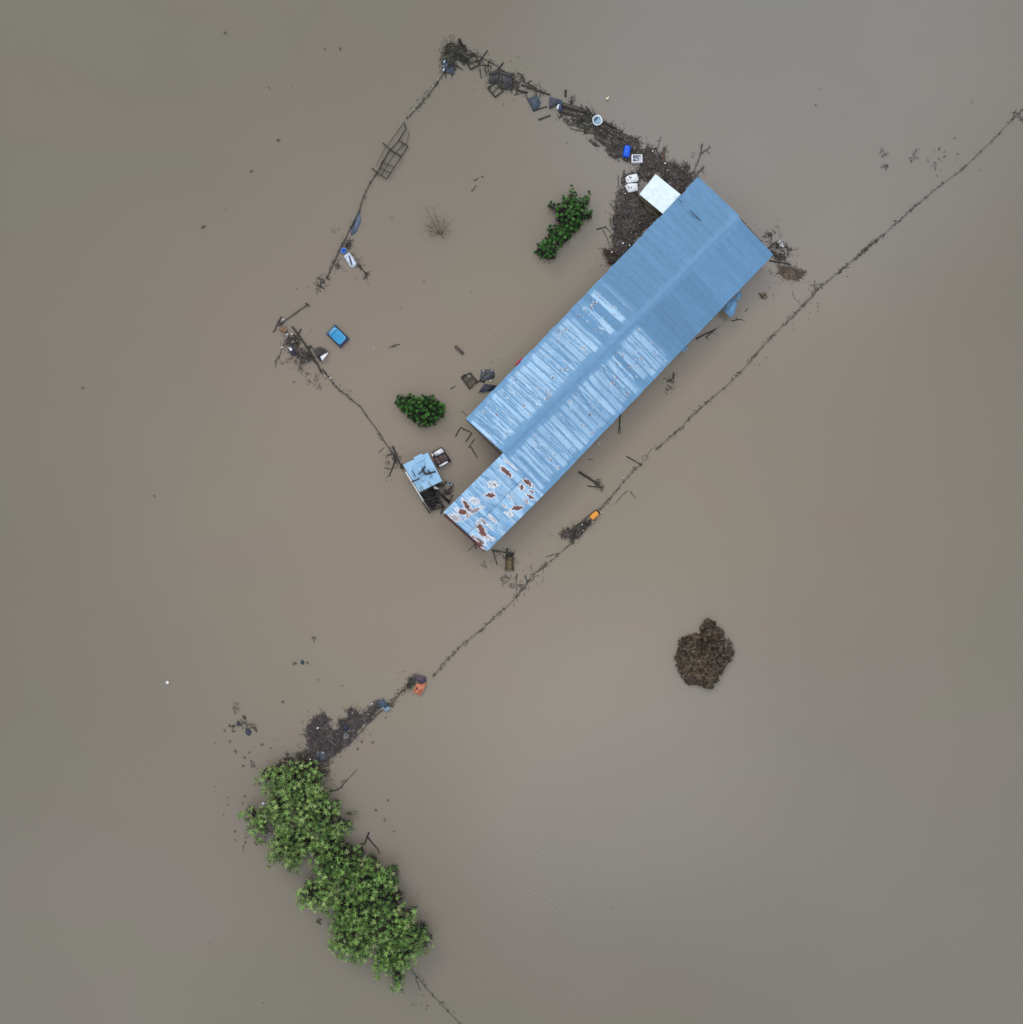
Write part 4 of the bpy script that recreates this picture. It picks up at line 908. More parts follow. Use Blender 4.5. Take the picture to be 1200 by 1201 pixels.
m_ = MB(); q = [inw(*zs(p_)[0], 1.2, .3, 495, 553) for p_ in ((115, 450), (550, 237), (805, 735), (408, 930), (115, 450))]; wall_poly(m_, q, -1, [1.2, 1.55, 1.45, 1.1, 1.2], (.09, .08, .07), .08); m_.build('wall', M['wall'], shed)
# collapsed slatted part
col_ = thing('collapsed_lean_to', 'collapsed dark slatted lean-to below the small blue shed', 'lean-to', P(505, 588))
A_, B_, C_, D_ = [P(*p_, .45) for p_ in zs2((425, 345), (650, 245), (840, 600), (600, 670))]
m_ = MB()
for i in range(11):
    f = .02+i/10.5; a, b = A_.lerp(D_, f), B_.lerp(C_, f); m_.beam(a+Vector((random.uniform(-.1, .1), random.uniform(-.1, .1), -.2*f)), b+Vector((random.uniform(-.2, .2), random.uniform(-.1, .1), -.25*f)), random.uniform(.10, .22), .06, jc((.034, .028, .026), .5))
m_.build('slats', M['wood'], col_)
for k, (a, b, w_) in enumerate((((640, 245), (940, 520), .34), ((410, 340), (600, 690), .2), ((760, 480), (835, 610), .16), ((835, 590), (780, 715), .18), ((520, 420), (670, 395), .14))):
    m_ = MB(); m_.beam(P(*zs2(a)[0], .62), P(*zs2(b)[0], .35), w_, .12, (.02, .018, .016)); m_.build('beam', M['wood'], col_)
m_ = MB(); q = W(zs2((425, 345), (650, 250), (720, 440), (530, 520)), .35); flat(m_, zs2((425, 350), (645, 255), (745, 470), (640, 660), (520, 500)), .18, .05, (.022, .018, .022), .03); m_.build('sheet', M['cloth'], col_)
for pts, w_, lb in [(((520, 495), (410, 635)), 1.7, 'thick black branch lying across the middle of the small shed roof'), (((490, 560), (540, 640)), 2.0, 'knot of black wood beside the thick branch on the shed roof'), (((300, 570), (365, 665)), 1.0, 'thin black stick on the left of the shed roof'),
        (((530, 620), (620, 600), (710, 585)), 2.2, 'grey-black branch on the right of the shed roof'), (((575, 560), (620, 620)), 1.3, 'small forked stub on the right of the shed roof'), (((300, 760), (430, 700)), 2.0, 'grey branch at the lower left of the shed roof')]:
    pole(zs(*pts), w_, 'branch', lb, 'branch', z=1.62, tw=3)
m_ = MB(); q = P(*zs((345, 712))[0], 1.6); m_.tube([q, q+Vector((.15, .05, .03))], .1, .08, (.7, .7, .7), 7); tag(m_.build('plastic_scrap', M['plastic']), 'white scrap on the lower left of the shed roof', 'litter')
debris(zs2((700, 220), (870, 150), (990, 180), (980, 330), (900, 440), (800, 380), (700, 300)), 'tangle of boards and scrap right of the collapsed lean-to', dens=14, h=.15, pal=[(.05, .045, .035), (.09, .085, .08), (.1, .07, .04)], specks=3, rag=.3, cover=.45)
m_ = MB(); flat(m_, zs2((645, 235), (680, 228), (745, 262), (730, 285), (665, 270)), .72, .03, (.72, .68, .66), .03); tag(m_.build('board', M['white']), 'white splintered board between shed roof and collapsed lean-to', 'board')
for pts, w_, lb in [(((880, 145), (820, 230)), 1.6, 'dark stake right of the shed\'s lower corner'), (((960, 320), (895, 370)), 1.3, 'short dark stake right of the collapsed lean-to'), (((995, 375), (930, 510)), 1.2, 'dark stake nearest the barn beside the collapsed lean-to')]:
    pole(zs2(*pts), w_, 'stake', lb, 'stake', z=.2)
tr_ = thing('bucket', 'pale grey-blue bucket right of the shed\'s lower corner', 'bucket', P(*zs2((945, 180))[0])); m_ = MB(); loft(m_, P(*zs2((945, 180))[0]), [(.2, .17, -.1, None), (.27, .23, .3, None), (.22, .18, .3, None), (.18, .15, .12, (.1, .12, .13))], -.5, (.3, .38, .42), 14); m_.build('shell', M['plastic'], tr_, True)
cart = thing('trailer', 'brown farm trailer with white edge panels beside the small blue shed', 'trailer', P(517, 536))
m_ = MB(); flat(m_, zs((612, 240), (790, 140), (830, 175), (965, 385), (742, 505), (680, 420)), .35, .3, (.05, .03, .03), .0); m_.build('bed', M['wood'], cart)
m_ = MB(); q = [v for v in W(zs((655, 345), (850, 262), (905, 370), (730, 455)), .4)]
for i in range(7):
    f = (i+.5)/7; m_.beam(q[0].lerp(q[1], f), q[3].lerp(q[2], f), .16, .05, jc(random.choice([(.10, .045, .04), (.13, .08, .075), (.17, .14, .14)]), .3))
m_.build('floor_boards', M['wood'], cart)
for pts in (zs((650, 245), (790, 160), (840, 225), (700, 300)), zs((740, 470), (890, 388), (912, 412), (762, 496)), zs((612, 250), (650, 262), (655, 300), (632, 310))):
    m_ = MB(); flat(m_, pts, .5, .06, (.78, .78, .78), .02); m_.build('side_panel', M['white'], cart)
m_ = MB(); q = P(*zs((712, 266))[0], .56); m_.tube([q, q+Vector((0, 0, .05))], .09, .09, (.1, .2, .22), 8); m_.build('cap', M['plastic'], cart)
debris(zm(420, 440, 6)((200, 560), (270, 520), (300, 600), (320, 660), (270, 640), (215, 700), (190, 650)), 'dark brush and netting on the fence left of the small shed', dens=18, h=.12, pal=[DK, GY, MD], specks=4, rag=.3, cover=.4)
for pts, w_, lb in [(((245, 500), (310, 660)), 2.0, 'dark beam slanting along the fence into the shed\'s left corner'), (((265, 590), (220, 710)), 1.6, 'dark pole below the brush left of the shed'), (((185, 650), (225, 665)), 1.0, 'small peg on the brush left of the shed'), (((145, 545), (185, 510)), .8, 'thin twig at the far left of the shed brush')]:
    pole(zm(420, 440, 6)(*pts), w_, 'pole', lb, 'pole')

# ------------------------------------------------------------- things in the yard
zy = zm(535, 420, 15)
framed(zy((95, 350), (250, 258), (370, 410), (240, 545)), 'brown wooden slatted pallet floating near the barn\'s west eave', 'pallet', 'pallet', .95, bars=[(3, .5, 1, .5)], slats=5, slat_axis=0, col=(.055, .045, .033), sw=.8)
pole(zy((95, 350), (165, 290)), 2.0, 'board', 'dark board over the top corner of the slatted pallet', 'board', col=DK, z=.28)
pole(zy((355, 445), (430, 380), (550, 260)), 1.8, 'branch', 'black crooked branch from the slatted pallet to the torn tarpaulin', 'branch')
m_ = MB(); flat(m_, zy((425, 290), (440, 200), (640, 195), (680, 260), (672, 350), (640, 310), (520, 330), (500, 440), (420, 420)), .08, .03, (.075, .072, .085), .03); tag(m_.build('tarpaulin', M['cloth']), 'torn grey tarpaulin by the slatted pallet', 'tarpaulin')
m_ = MB(); flat(m_, zy((390, 608), (500, 450), (560, 460), (715, 480), (630, 572), (500, 580)), .25, .04, (.035, .038, .058), .08); tag(m_.build('plastic_sheet', M['cloth']), 'dark navy plastic sheet tucked under the barn\'s west eave', 'plastic sheet')
for x, y, lb in ((475, 222, 'left white knob on the torn grey tarpaulin'), (618, 222, 'right white knob on the torn grey tarpaulin'), (600, 398, 'pale scrap under the torn grey tarpaulin'), (215, 318, 'white scrap on the slatted pallet')):
    m_ = MB(); q = P(*zy((x, y))[0], .25); m_.tube([q, q+Vector((.12, .02, .02))], .09, .07, (.65, .67, .68), 7); tag(m_.build('plastic_scrap', M['plastic']), lb, 'litter')
m_ = MB(); flat(m_, zy((1035, 150), (1060, 80), (1140, 0), (1185, 0), (1110, 100)), 1.6, .04, (.50, .04, .08), .05); tag(m_.build('plastic_sheet', M['cloth']), 'red plastic scrap sticking out under the barn\'s west eave', 'plastic sheet')
zk = zm(420, 440, 6)
for pts, w_, nm, lb in [(((685, 430), (722, 368), (800, 408), (757, 470)), 1.3, 'frame', 'open three-sided dark timber frame west of the barn\'s inner corner'), (((820, 450), (775, 512)), .9, 'stick', 'upper stick below the open timber frame'), (((790, 500), (838, 580)), 1.3, 'stick', 'lower thicker stick below the open timber frame'),
        (((728, 250), (765, 285)), .6, 'stick', 'faint stick at the barn\'s west corner'), (((648, 98), (686, 75)), 1.0, 'stick', 'small stick between the leafy bush and the slatted pallet')]:
    pole(zk(*pts), w_, nm, lb, nm)
plank(zm(520, 400, 4.615)((65, 28), (108, 70)), 3.4, 'short brown plank floating alone in the yard', col=(.07, .055, .045), z=.1, th=.14)
pole(zm(300, 340, 6)((955, 405), (985, 388), (1015, 382)), 1.0, 'branch', 'small bent branch floating right of the blue car', 'branch', tw=3)
pole([(556, 212), (561, 209)], 1.0, 'stick', 'upper dark stick in the yard above the bare bush', 'stick'); pole([(553, 225), (559, 217)], .8, 'stick', 'lower faint stick in the yard above the bare bush', 'stick'); pole([(565, 207.5), (567, 206.5)], 1.3, 'stick', 'tiny dark stub in the yard above the bare bush', 'stick')
zbb = zm(440, 200, 7.5)
bare_bush(*zbb((575, 560))[0], zbb((455, 335), (510, 305), (415, 450), (405, 518), (485, 420), (455, 490), (465, 575), (530, 380), (600, 470), (695, 425), (660, 530), (625, 370), (520, 545), (640, 560), (600, 600)), 'leafless bush with fine spreading twigs standing in the yard water', r=.028, col=(.075, .068, .045), hgt=1.0, sub=5)
for i, (x, y) in enumerate([(553, 343), (462, 405), (470, 362), (497, 330), (460, 256), (645, 309), (692, 319), (639, 308), (576, 424), (585, 421), (573, 386)]):
    clump(x, y, random.uniform(.9, 1.6), 'tiny dark drift speck floating in the yard between fence and barn', 4, MD)['group'] = 'tiny drift specks in the yard'
m_ = MB(); q = P(438, 409, .05); m_.tube([q, q+Vector((.1, .03, 0))], .07, .05, (.6, .6, .58), 6); tag(m_.build('plastic_scrap', M['plastic']), 'tiny white scrap floating right of the blue car', 'litter')

# ------------------------------------------------------------- between barn and long fence
ze = zm(780, 270, 4.615); zf = zm(620, 450, 4.615); zg = zm(500, 510, 4.615)
debris(ze((540, 30), (600, 0), (640, 50), (680, 100), (660, 170), (600, 160), (580, 120), (560, 90)), 'brush heap at the barn\'s east corner around the white bag', dens=20, h=.15, pal=MATC, specks=3, rag=.4, cover=.42)
m_ = MB()
for _ in range(5):
    q = P(*ze((625+random.uniform(-12, 12), 75+random.uniform(-16, 16)))[0], .2); m_.tube([q, q+Vector((.15, .1, .12)), q+Vector((random.uniform(-.2, .3), random.uniform(-.2, .3), .05))], .15, .06, (.62, .62, .62), 7, .35)
tag(m_.build('plastic_bag', M['cloth']), 'crumpled whitish bag at the barn\'s east corner', 'bag')
for pts, w_, nm, lb, c_ in [(((555, 100), (600, 68)), 1.8, 'stub', 'dark stub pointing at the whitish bag', DK), (((565, 165), (680, 184)), 1.7, 'plank', 'dark plank from the barn\'s east corner', DK), (((620, 110), (720, 105)), .6, 'twig', 'thin twig right of the whitish bag', MD),
        (((170, 588), (225, 560), (272, 537)), 1.7, 'branch', 'dark branch beside the barn\'s south-east eave', DK), (((222, 582), (255, 552)), 1.5, 'branch', 'short arm of the branch beside the south-east eave', DK), (((360, 490), (415, 483)), 1.2, 'branch', 'small branch below the bent blue sheet', DK),
        (((690, 330), (700, 370), (730, 390)), .5, 'twig', 'thin curved twig left of the fence junction', MD), (((435, 440), (448, 422)), 1.0, 'twig', 'tiny twig right of the bent blue sheet', MD), (((45, 770), (46, 810)), 1.2, 'branch', 'upright twig of the brush clump by the eave', DK)]:
    pole(ze(*pts), w_, nm, lb, nm, col=c_, tw=3 if nm == 'branch' else 0)
debris(ze((610, 195), (690, 190), (760, 240), (720, 270), (640, 255)), 'brown rotting leaf patch beyond the barn\'s east corner', dens=16, h=.04, pal=[(.15, .105, .07), (.11, .08, .055), (.08, .065, .05)], specks=0, rag=.3, cover=.3)
trail(ze((600, 170), (700, 215), (760, 260), (825, 322)), 6, 'twigs leading from the east corner to the long fence', 22, tl=(.1, .6))
debris(ze((565, 225), (612, 235), (600, 250)), 'tiny weed wisp off the east corner', name='floating_weed', dens=30, base=False, specks=0, rag=.1, tl=(.1, .4))
debris(ze((512, 340), (540, 335), (560, 368), (520, 370)), 'ochre leaf clump floating off the south-east eave', name='floating_weed', dens=40, h=.05, pal=[(.17, .12, .075), (.08, .06, .04)], specks=0, rag=.12, tl=(.1, .4))
debris(ze((0, 800), (40, 795), (55, 860), (10, 870)), 'dark brush clump close to the middle of the south-east eave', dens=22, h=.12, specks=1, rag=.25, cover=.35, tl=(.15, .6))
for pts, w_, nm, lb in [(((497, 165), (488, 272)), 1.6, 'pole', 'left of two poles hanging off the south-east eave'), (((490, 200), (500, 272)), 1.1, 'pole', 'right of two poles hanging off the south-east eave'), (((272, 478), (380, 545)), 2.4, 'log', 'tapered black log between the barn and the orange drum'),
        (((320, 553), (370, 560)), 1.4, 'stick', 'short stick under the roots of the tapered black log'), (((532, 395), (610, 438)), 1.5, 'pole', 'dark pole meeting the fence gap at right angles'), (((550, 583), (582, 622)), .9, 'stick', 'thin stick on the far side of the fence below the gap'),
        (((535, 578), (500, 610), (470, 650)), .8, 'twig', 'curved twig beyond the fence below the gap'), (((325, 412), (352, 406)), .8, 'twig', 'tiny twig between the barn and the fence gap')]:
    pole(zf(*pts), w_, nm, lb, nm, taper=.5 if w_ < 2 else 1.0)
debris(zf((360, 520), (385, 510), (412, 560), (400, 588), (370, 565)), 'root tangle at the end of the tapered black log', dens=35, h=.15, pal=[MD, DK, LT], specks=1, rag=.2, base=False, tl=(.2, .6))
pole(zf((668, 350), (650, 375), (625, 420), (612, 405), (625, 385), (648, 395), (640, 415)), .5, 'wire_loop', 'loose curl of wire in the fence gap', 'wire', col=MD)
m_ = MB(); q = P(*zf((376, 308))[0], .1); m_.beam(q, P(*zf((382, 332))[0], .08), .1, .04, (.5, .5, .48)); tag(m_.build('board', M['white']), 'thin pale strip floating by the south-east eave', 'board')
m_ = MB(); q = P(*zf((507, 510))[0], .15); m_.tube([q, q+Vector((.1, .05, .02))], .1, .08, (.6, .6, .62), 7); tag(m_.build('plastic_scrap', M['plastic']), 'pale scrap on the fence above the orange drum', 'litter')
# floating crate raft with orange drum
drum(*zf((356, 713))[0], 1.0, .33, R(42), (.75, .30, .03), 'orange drum on the debris-covered raft at the fence', z=.25)
raft = framed(zf((365, 682), (388, 700), (262, 838), (225, 800)), 'narrow debris-covered raft between fence posts under the orange drum', 'raft', 'raft', 1.0, slats=3, slat_axis=1, col=(.05, .04, .035), z=.08)
debris(zf((320, 735), (345, 750), (260, 835), (235, 840), (230, 790), (270, 760)), 'brown brush lying on the narrow raft below the orange drum', dens=30, h=.16, pal=MATC, specks=3, rag=.12)
debris(zf((160, 820), (200, 785), (235, 800), (240, 845), (190, 845)), 'brown brush clump at the lower left end of the narrow raft', dens=26, h=.14, pal=MATC, specks=1, rag=.2)
for pts, w_, lb in [(((235, 770), (300, 775)), 1.0, 'stick across the brush on the narrow raft'), (((245, 790), (235, 850)), 1.0, 'stick standing at the lower end of the narrow raft'), (((228, 845), (248, 868)), 1.2, 'stub just below the narrow raft')]:
    pole(zf(*pts), w_, 'stick', lb, 'stick', z=.2)
for x, y, lb in ((390, 697, 'white scrap touching the orange drum'), (342, 747, 'pale scrap below the orange drum'), (288, 765, 'pale scrap on the brush of the narrow raft')):
    m_ = MB(); q = P(*zf((x, y))[0], .25); m_.tube([q, q+Vector((.1, .05, .02))], .07, .06, (.6, .62, .65), 7); tag(m_.build('plastic_scrap', M['plastic']), lb, 'litter')
# south tip
tr = thing('wooden_trough', 'brown wooden trough floating off the barn\'s south tip', 'trough', P(*zg((450, 700))[0]))
m_ = MB(); flat(m_, zg((436, 664), (466, 664), (470, 734), (432, 736)), .2, .3, (.13, .095, .045)); m_.build('body', M['wood'], tr)
m_ = MB()
for i in range(9): m_.beam(P(*zg((438, 670+i*7.5))[0], .23), P(*zg((464, 671+i*7.5))[0], .23), .08, .04, jc((.19, .14, .06), .3))
m_.build('slats', M['wood'], tr)
m_ = MB()
for a, b in (((432, 662), (428, 738)), ((469, 662), (472, 738))): m_.beam(P(*zg(a)[0], .25), P(*zg(b)[0], .25), .1, .1, (.045, .032, .02))
m_.build('side_rail', M['wood'], tr)
for pts, w_, lb in [(((440, 615), (430, 672)), 2.0, 'black pole at the head of the wooden trough'), (((358, 618), (384, 704)), 1.2, 'thin black pole hanging from the barn\'s south tip'), (((355, 625), (440, 640)), 1.3, 'black pole between the barn\'s south tip and the trough'), (((228, 628), (258, 598)), .7, 'thin pale pole under the rusty roof end'), (((262, 590), (270, 620)), 1.2, 'dark stub under the rusty roof end')]:
    pole(zg(*pts), w_, 'pole', lb, 'pole', col=DK)
debris(zg((380, 620), (470, 630), (480, 680), (430, 670), (400, 650)), 'dark brush between the barn\'s south tip and the wooden trough', dens=24, h=.12, pal=[DK, MD], specks=0, rag=.25, cover=.42)
debris(zg((400, 770), (500, 750), (510, 820), (430, 830)), 'pale weed drifting left of the fence below the wooden trough', name='floating_weed', dens=12, base=False, specks=0, rag=.6, tl=(.2, .7))
debris(zg((300, 680), (345, 675), (340, 720), (300, 715)), 'weed wisps left of the wooden trough', name='floating_weed', dens=9, base=False, specks=0, rag=.4, tl=(.1, .4))
pole(zg((535, 760), (548, 800)), 1.4, 'stick', 'dark green stick on the fence below the wooden trough', 'stick', col=(.04, .05, .05)); pole(zg((492, 752), (488, 795)), .9, 'stick', 'thin stick in the pale weed below the wooden trough', 'stick')
clump(*zg((645, 692))[0], 2.2, 'dark knot caught on the fence right of the wooden trough', 10, (.03, .04, .045), cat='debris', name='debris_knot')
pole(zg((650, 660), (690, 648), (720, 640)), .8, 'twig', 'bent twig on the fence between trough and narrow raft', 'twig')

# ------------------------------------------------------------- dung heap island
zi = zm(760, 700, 8.57)
heap = zi((600, 215), (655, 225), (700, 285), (770, 330), (785, 370), (780, 420), (850, 440), (862, 520), (868, 600), (815, 670), (780, 720), (730, 800), (700, 860), (665, 880), (665, 930), (600, 925), (520, 900), (400, 885), (340, 820), (290, 730), (265, 600), (280, 560), (300, 470), (310, 420), (430, 370), (510, 340), (530, 270))
hp = [tuple(P(x, y)[:2]) for x, y in heap]; xs = [p[0] for p in hp]; ys = [p[1] for p in hp]
gx = np.arange(min(xs)-.4, max(xs)+.4, .07); gy = np.arange(min(ys)-.4, max(ys)+.4, .07); X, Y = np.meshgrid(gx, gy, indexing='ij')
I = inside(hp, X+.35*(gn(X*3, Y*3)-.5)+.3*(gn(X*8, Y*8)-.5), Y+.35*(gn(X*3+9, Y*3)-.5)+.3*(gn(X*8+4, Y*8)-.5)); D_ = np.zeros(I.shape); cur = I.copy()
for k in range(14):
    D_ += cur; nx_ = cur.copy(); nx_[1:-1, 1:-1] = cur[1:-1, 1:-1] & cur[2:, 1:-1] & cur[:-2, 1:-1] & cur[1:-1, 2:] & cur[1:-1, :-2]; cur = nx_
Z = np.where(D_ > 0, .04+.75*(1-np.exp(-D_/5))*(.6+.5*gn(X*.9, Y*.9))+.5*(gn(X*3.0, Y*3.0)-.5)+.3*(gn(X*8, Y*8)-.5)+.1*(gn(X*17, Y*17)-.5), -.05); Z = np.where(D_ <= 1, -.05, Z)
pc = np.array([(.032, .022, .015), (.085, .053, .03), (.055, .037, .026), (.15, .098, .055), (.035, .033, .036), (.20, .15, .10)]); kk = np.clip(((gn(X*.9+3, Y*.9)*.4+gn(X*3, Y*3)*.3+gn(X*10, Y*10)*.3-.22)*1.7*6).astype(int), 0, 5)
C = pc[kk]*(.55+.9*gn(X*1.4+31, Y*1.4))[..., None]*(.7+.6*gn(X*13, Y*13))[..., None]
mb = MB(); nx_, ny_ = X.shape; idx = np.arange(nx_*ny_).reshape(nx_, ny_); fm = I[:-1, :-1] & I[1:, :-1] & I[1:, 1:] & I[:-1, 1:]
mb.add(np.stack([X, Y, Z], -1).reshape(-1, 3), np.stack([idx[:-1, :-1], idx[1:, :-1], idx[1:, 1:], idx[:-1, 1:]], -1)[fm], C.reshape(-1, 3))
cand = np.argwhere(D_ > 1)
for _ in range(1500):
    i, j = cand[random.randrange(len(cand))]; twig(mb, X[i, j], Y[i, j], Z[i, j]+.03, random.uniform(.15, .8), random.uniform(.02, .06), random.uniform(0, 6.28), jc(random.choice([(.05, .035, .022), (.10, .065, .04), (.30, .23, .14), (.035, .028, .022), (.17, .15, .15)]), .3), random.uniform(-.08, .08))
tag(mb.build('muck_heap', M['debris']), 'round brown muck and straw heap standing alone out of the open flood', 'muck heap')

# ------------------------------------------------------------- orange panel, dark mat, litter
zo = zm(470, 780, 30)
pn = thing('roof_panel', 'broken orange-red panel at the end of the fence above the dark mat', 'panel', P(491, 806))
m_ = MB(); flat(m_, zo((430, 925), (500, 780), (560, 650), (700, 660), (860, 620), (890, 740), (800, 900), (700, 1085), (560, 1020)), .2, .06, (.50, .17, .09), .03); m_.build('sheet', M['cloth'], pn)
m_ = MB(); flat(m_, zo((545, 790), (600, 790), (605, 860), (545, 865)), .24, .02, (.10, .01, .01)); flat(m_, zo((640, 900), (740, 870), (730, 920), (680, 930)), .245, .015, (.3, .09, .03)); m_.build('hole', M['cloth'], pn)
m_ = MB(); flat(m_, zo((500, 380), (600, 340), (780, 400), (900, 430), (890, 590), (800, 640), (700, 680), (560, 560)), .3, .05, (.075, .05, .07), .06); tag(m_.build('cloth', M['cloth']), 'dark purple cloth draped on top of the orange panel', 'cloth')
m_ = MB(); flat(m_, zo((440, 330), (520, 330), (540, 560), (500, 600), (430, 480)), .2, .04, (.08, .055, .045), .05); tag(m_.build('board', M['wood']), 'brown board left of the dark purple cloth', 'board')
debris(zo((300, 430), (440, 400), (480, 600), (420, 760), (200, 860), (160, 730), (240, 560)), 'olive weed left of the orange panel', name='floating_weed', dens=26, h=.12, pal=OL, specks=2, rag=.15)
zd = zm(240, 740, 4.286)
trail(zd((1000, 290), (960, 330), (935, 380)), 4, 'weed strand between the orange panel and the dark mat', 26, pal=OL, tl=(.2, .6))
m_ = MB()
for pts, c_ in ((((865, 350), (900, 345), (925, 375), (905, 395), (875, 380)), (.05, .07, .10)), (((890, 385), (925, 380), (935, 395), (910, 408)), (.22, .30, .38)), (((870, 345), (890, 350), (880, 365)), (.02, .02, .03))): flat(m_, zd(*pts), .2+random.random()*.06, .04, c_, .04)
tag(m_.build('plastic_sheet', M['cloth']), 'dark blue plastic bundle at the upper tip of the dark mat', 'plastic sheet')
GM = [(.098, .077, .068), (.07, .055, .049), (.13, .105, .092), (.075, .07, .078)]
debris(zd((600, 405), (612, 440), (640, 490), (665, 485), (672, 450), (722, 450), (720, 400), (740, 378), (775, 410), (800, 395), (865, 350), (890, 390), (850, 430), (800, 480), (740, 550), (680, 600), (640, 640), (600, 665), (555, 665), (510, 660),
         (500, 620), (530, 590), (510, 530), (520, 490), (540, 440), (570, 420)), 'dark brown-grey debris mat pressed against the fence above the green thicket', dens=22, h=.09, pal=GM, specks=34, rag=.28, cell=.1)
debris(zd((420, 640), (520, 600), (560, 680), (620, 660), (630, 740), (600, 760), (560, 700), (300, 700)), 'brown weed fringe under the top of the green thicket', name='floating_weed', dens=16, h=.06, pal=[(.09, .075, .055), (.065, .052, .042), (.11, .09, .065)], specks=2, rag=.5, cover=.36)
m_ = MB(); flat(m_, zd((695, 475), (720, 478), (722, 500), (700, 503)), .2, .04, (.02, .025, .045), .03); tag(m_.build('plastic_sheet', M['cloth']), 'small navy rag in the middle of the dark mat', 'rag')
m_ = MB(); loft(m_, P(*zd((713, 527))[0]), [(.25, .25, 0, None), (.3, .3, .2, None), (.24, .24, .22, None), (.2, .2, .1, (.1, .1, .1))], 0, (.25, .26, .27), 14); tag(m_.build('basin', M['plastic'], None, True), 'grey round basin on the fence edge of the dark mat', 'basin')
m_ = MB(); flat(m_, zd((560, 610), (600, 600), (620, 640), (600, 660), (560, 650)), .16, .03, (.07, .075, .09), .03); tag(m_.build('plastic_sheet', M['cloth']), 'blue-grey plastic sheet at the lower end of the dark mat', 'plastic sheet')
for x, y, s_, lb in ((838, 368, .1, 'white bottle at the upper edge of the dark mat'), (565, 490, .12, 'white bottle on the left lobe of the dark mat'), (593, 614, .08, 'white bottle on the lower part of the dark mat'), (527, 647, .1, 'white bottle near the thicket on the dark mat')):
    m_ = MB(); q = P(*zd((x, y))[0], .2); m_.tube([q, q+Vector((s_, s_*.5, 0)), q+Vector((s_*1.7, s_*.8, 0))], s_*.8, s_*.4, (.72, .74, .76), 8, .05); tag(m_.build('bottle', M['plastic']), lb, 'bottle')
m_ = MB(); q = P(196.5, 800.5, .05); loft(m_, q, [(.12, .12, -.05, None), (.2, .2, .08, None), (.12, .12, .17, None)], 0, (.8, .8, .78), 14); tag(m_.build('float', M['plastic'], None, True), 'lone white float far out on the left', 'float')
# floating clusters
debris(zd((130, 470), (200, 440), (275, 455), (270, 490), (215, 520), (140, 500)), 'loose green-grey weed raft left of the dark mat', name='floating_weed', dens=18, base=False, pal=[(.07, .07, .055), (.05, .05, .045), (.09, .085, .07)], specks=0, rag=.6, tl=(.1, .4), tw=(.05, .12))
debris(zd((125, 395), (175, 365), (175, 400), (150, 430)), 'brown weed wisp above the loose weed raft', name='floating_weed', dens=22, base=False, pal=BRN, specks=0, rag=.3, tl=(.1, .4))
for x, y, lb in ((220, 508, 'larger navy rag in the loose weed raft'), (170, 465, 'smaller dark blue rag in the loose weed raft'), (492, 157, 'dark blue rag floating above the loose weed raft'), (200, 435, 'brown rag above the loose weed raft')):
    m_ = MB(); x_, y_ = zd((x, y))[0]; k = .35 if 'larger' in lb else .22
    m_.prism(ring_pts(P(x_, y_), k, k*1.2, .4, 11, .5), -.03, .06, (.028, .035, .05) if 'brown' not in lb else (.07, .05, .04), .3, .12); tag(m_.build('rag', M['cloth']), lb, 'rag')
for i, (x, y, r_) in enumerate([(160, 605, 3), (228, 612, 2), (200, 635, 2.4), (245, 675, 4), (235, 655, 2.5), (195, 680, 2), (335, 588, 1.5), (290, 570, 2.5), (50, 780, 1.4), (200, 830, 2), (120, 872, 1.5), (55, 565, 1.2), (130, 555, 2), (100, 500, 1.8), (395, 360, 2.5), (450, 160, 3.5), (520, 158, 2.5), (550, 40, 4), (570, 245, 1.5), (690, 275, 1.5), (910, 435, 1.6), (790, 555, 2.5), (770, 590, 2), (845, 560, 2)]):
    o = clump(*zd((x, y))[0], r_, 'small dark weed tuft drifting around the dark mat and loose weed raft', int(4+r_*3), MD, name='weed_tuft', cat='weed'); o['group'] = 'drifting weed tufts by the thicket'
for i, (x, y, r_) in enumerate([(275, 975, 2), (288, 988, 2), (268, 935, 1.5), (285, 942, 1.6), (300, 990, 3), (262, 955, 1.5), (455, 938, 2), (440, 950, 2.5), (452, 962, 2.5), (462, 975, 1.5), (445, 1000, 2), (300, 955, 2)]):
    o = clump(x, y, r_, 'small dark weed tuft drifting beside the green thicket', int(4+r_*3), MD, name='weed_tuft', cat='weed'); o['group'] = 'drifting weed tufts by the thicket'
for i, (x, y, r_) in enumerate([(295, 200, 3), (327, 165, 3), (381, 57, 2), (399, 57, 2.5), (316, 103, 1.5), (342, 101, 1), (238, 266, 3.5), (264, 245, 1), (88, 261, 1), (97, 455, 2.5), (181, 582, 2), (265, 39, 3), (226, 816, 1.2), (347, 338, 1.5), (240, 265, 2), (957, 123, 1.5), (963, 104, 1), (1140, 120, 1.5), (1132, 195, 2), (1150, 200, 1), (1120, 162, 1.5), (717, 1065, 1), (246, 1106, 1), (308, 1176, 1)]):
    o = clump(x, y, r_, 'tiny weed tuft drifting alone on the open flood', int(3+r_*3), MD, name='weed_tuft', cat='weed'); o['group'] = 'lone tufts on the open flood'
zr = zm(940, 100, 4.615)
debris(zr((420, 350), (450, 370), (455, 395), (425, 385)), 'upper of two dark weed patches on the flood at upper right', name='floating_weed', dens=30, base=False, pal=[(.07, .066, .06)], specks=0, rag=.3, tl=(.1, .4))
debris(zr((430, 420), (460, 420), (470, 460), (440, 445)), 'lower of two dark weed patches on the flood at upper right', name='floating_weed', dens=36, base=False, pal=[(.05, .046, .04)], specks=0, rag=.3, tl=(.1, .4))
debris(zr((580, 380), (610, 360), (645, 360), (640, 385), (600, 412)), 'brown weed patch near the long fence at upper right', name='floating_weed', dens=26, base=False, pal=BRN+PALM, specks=0, rag=.4, tl=(.1, .4))
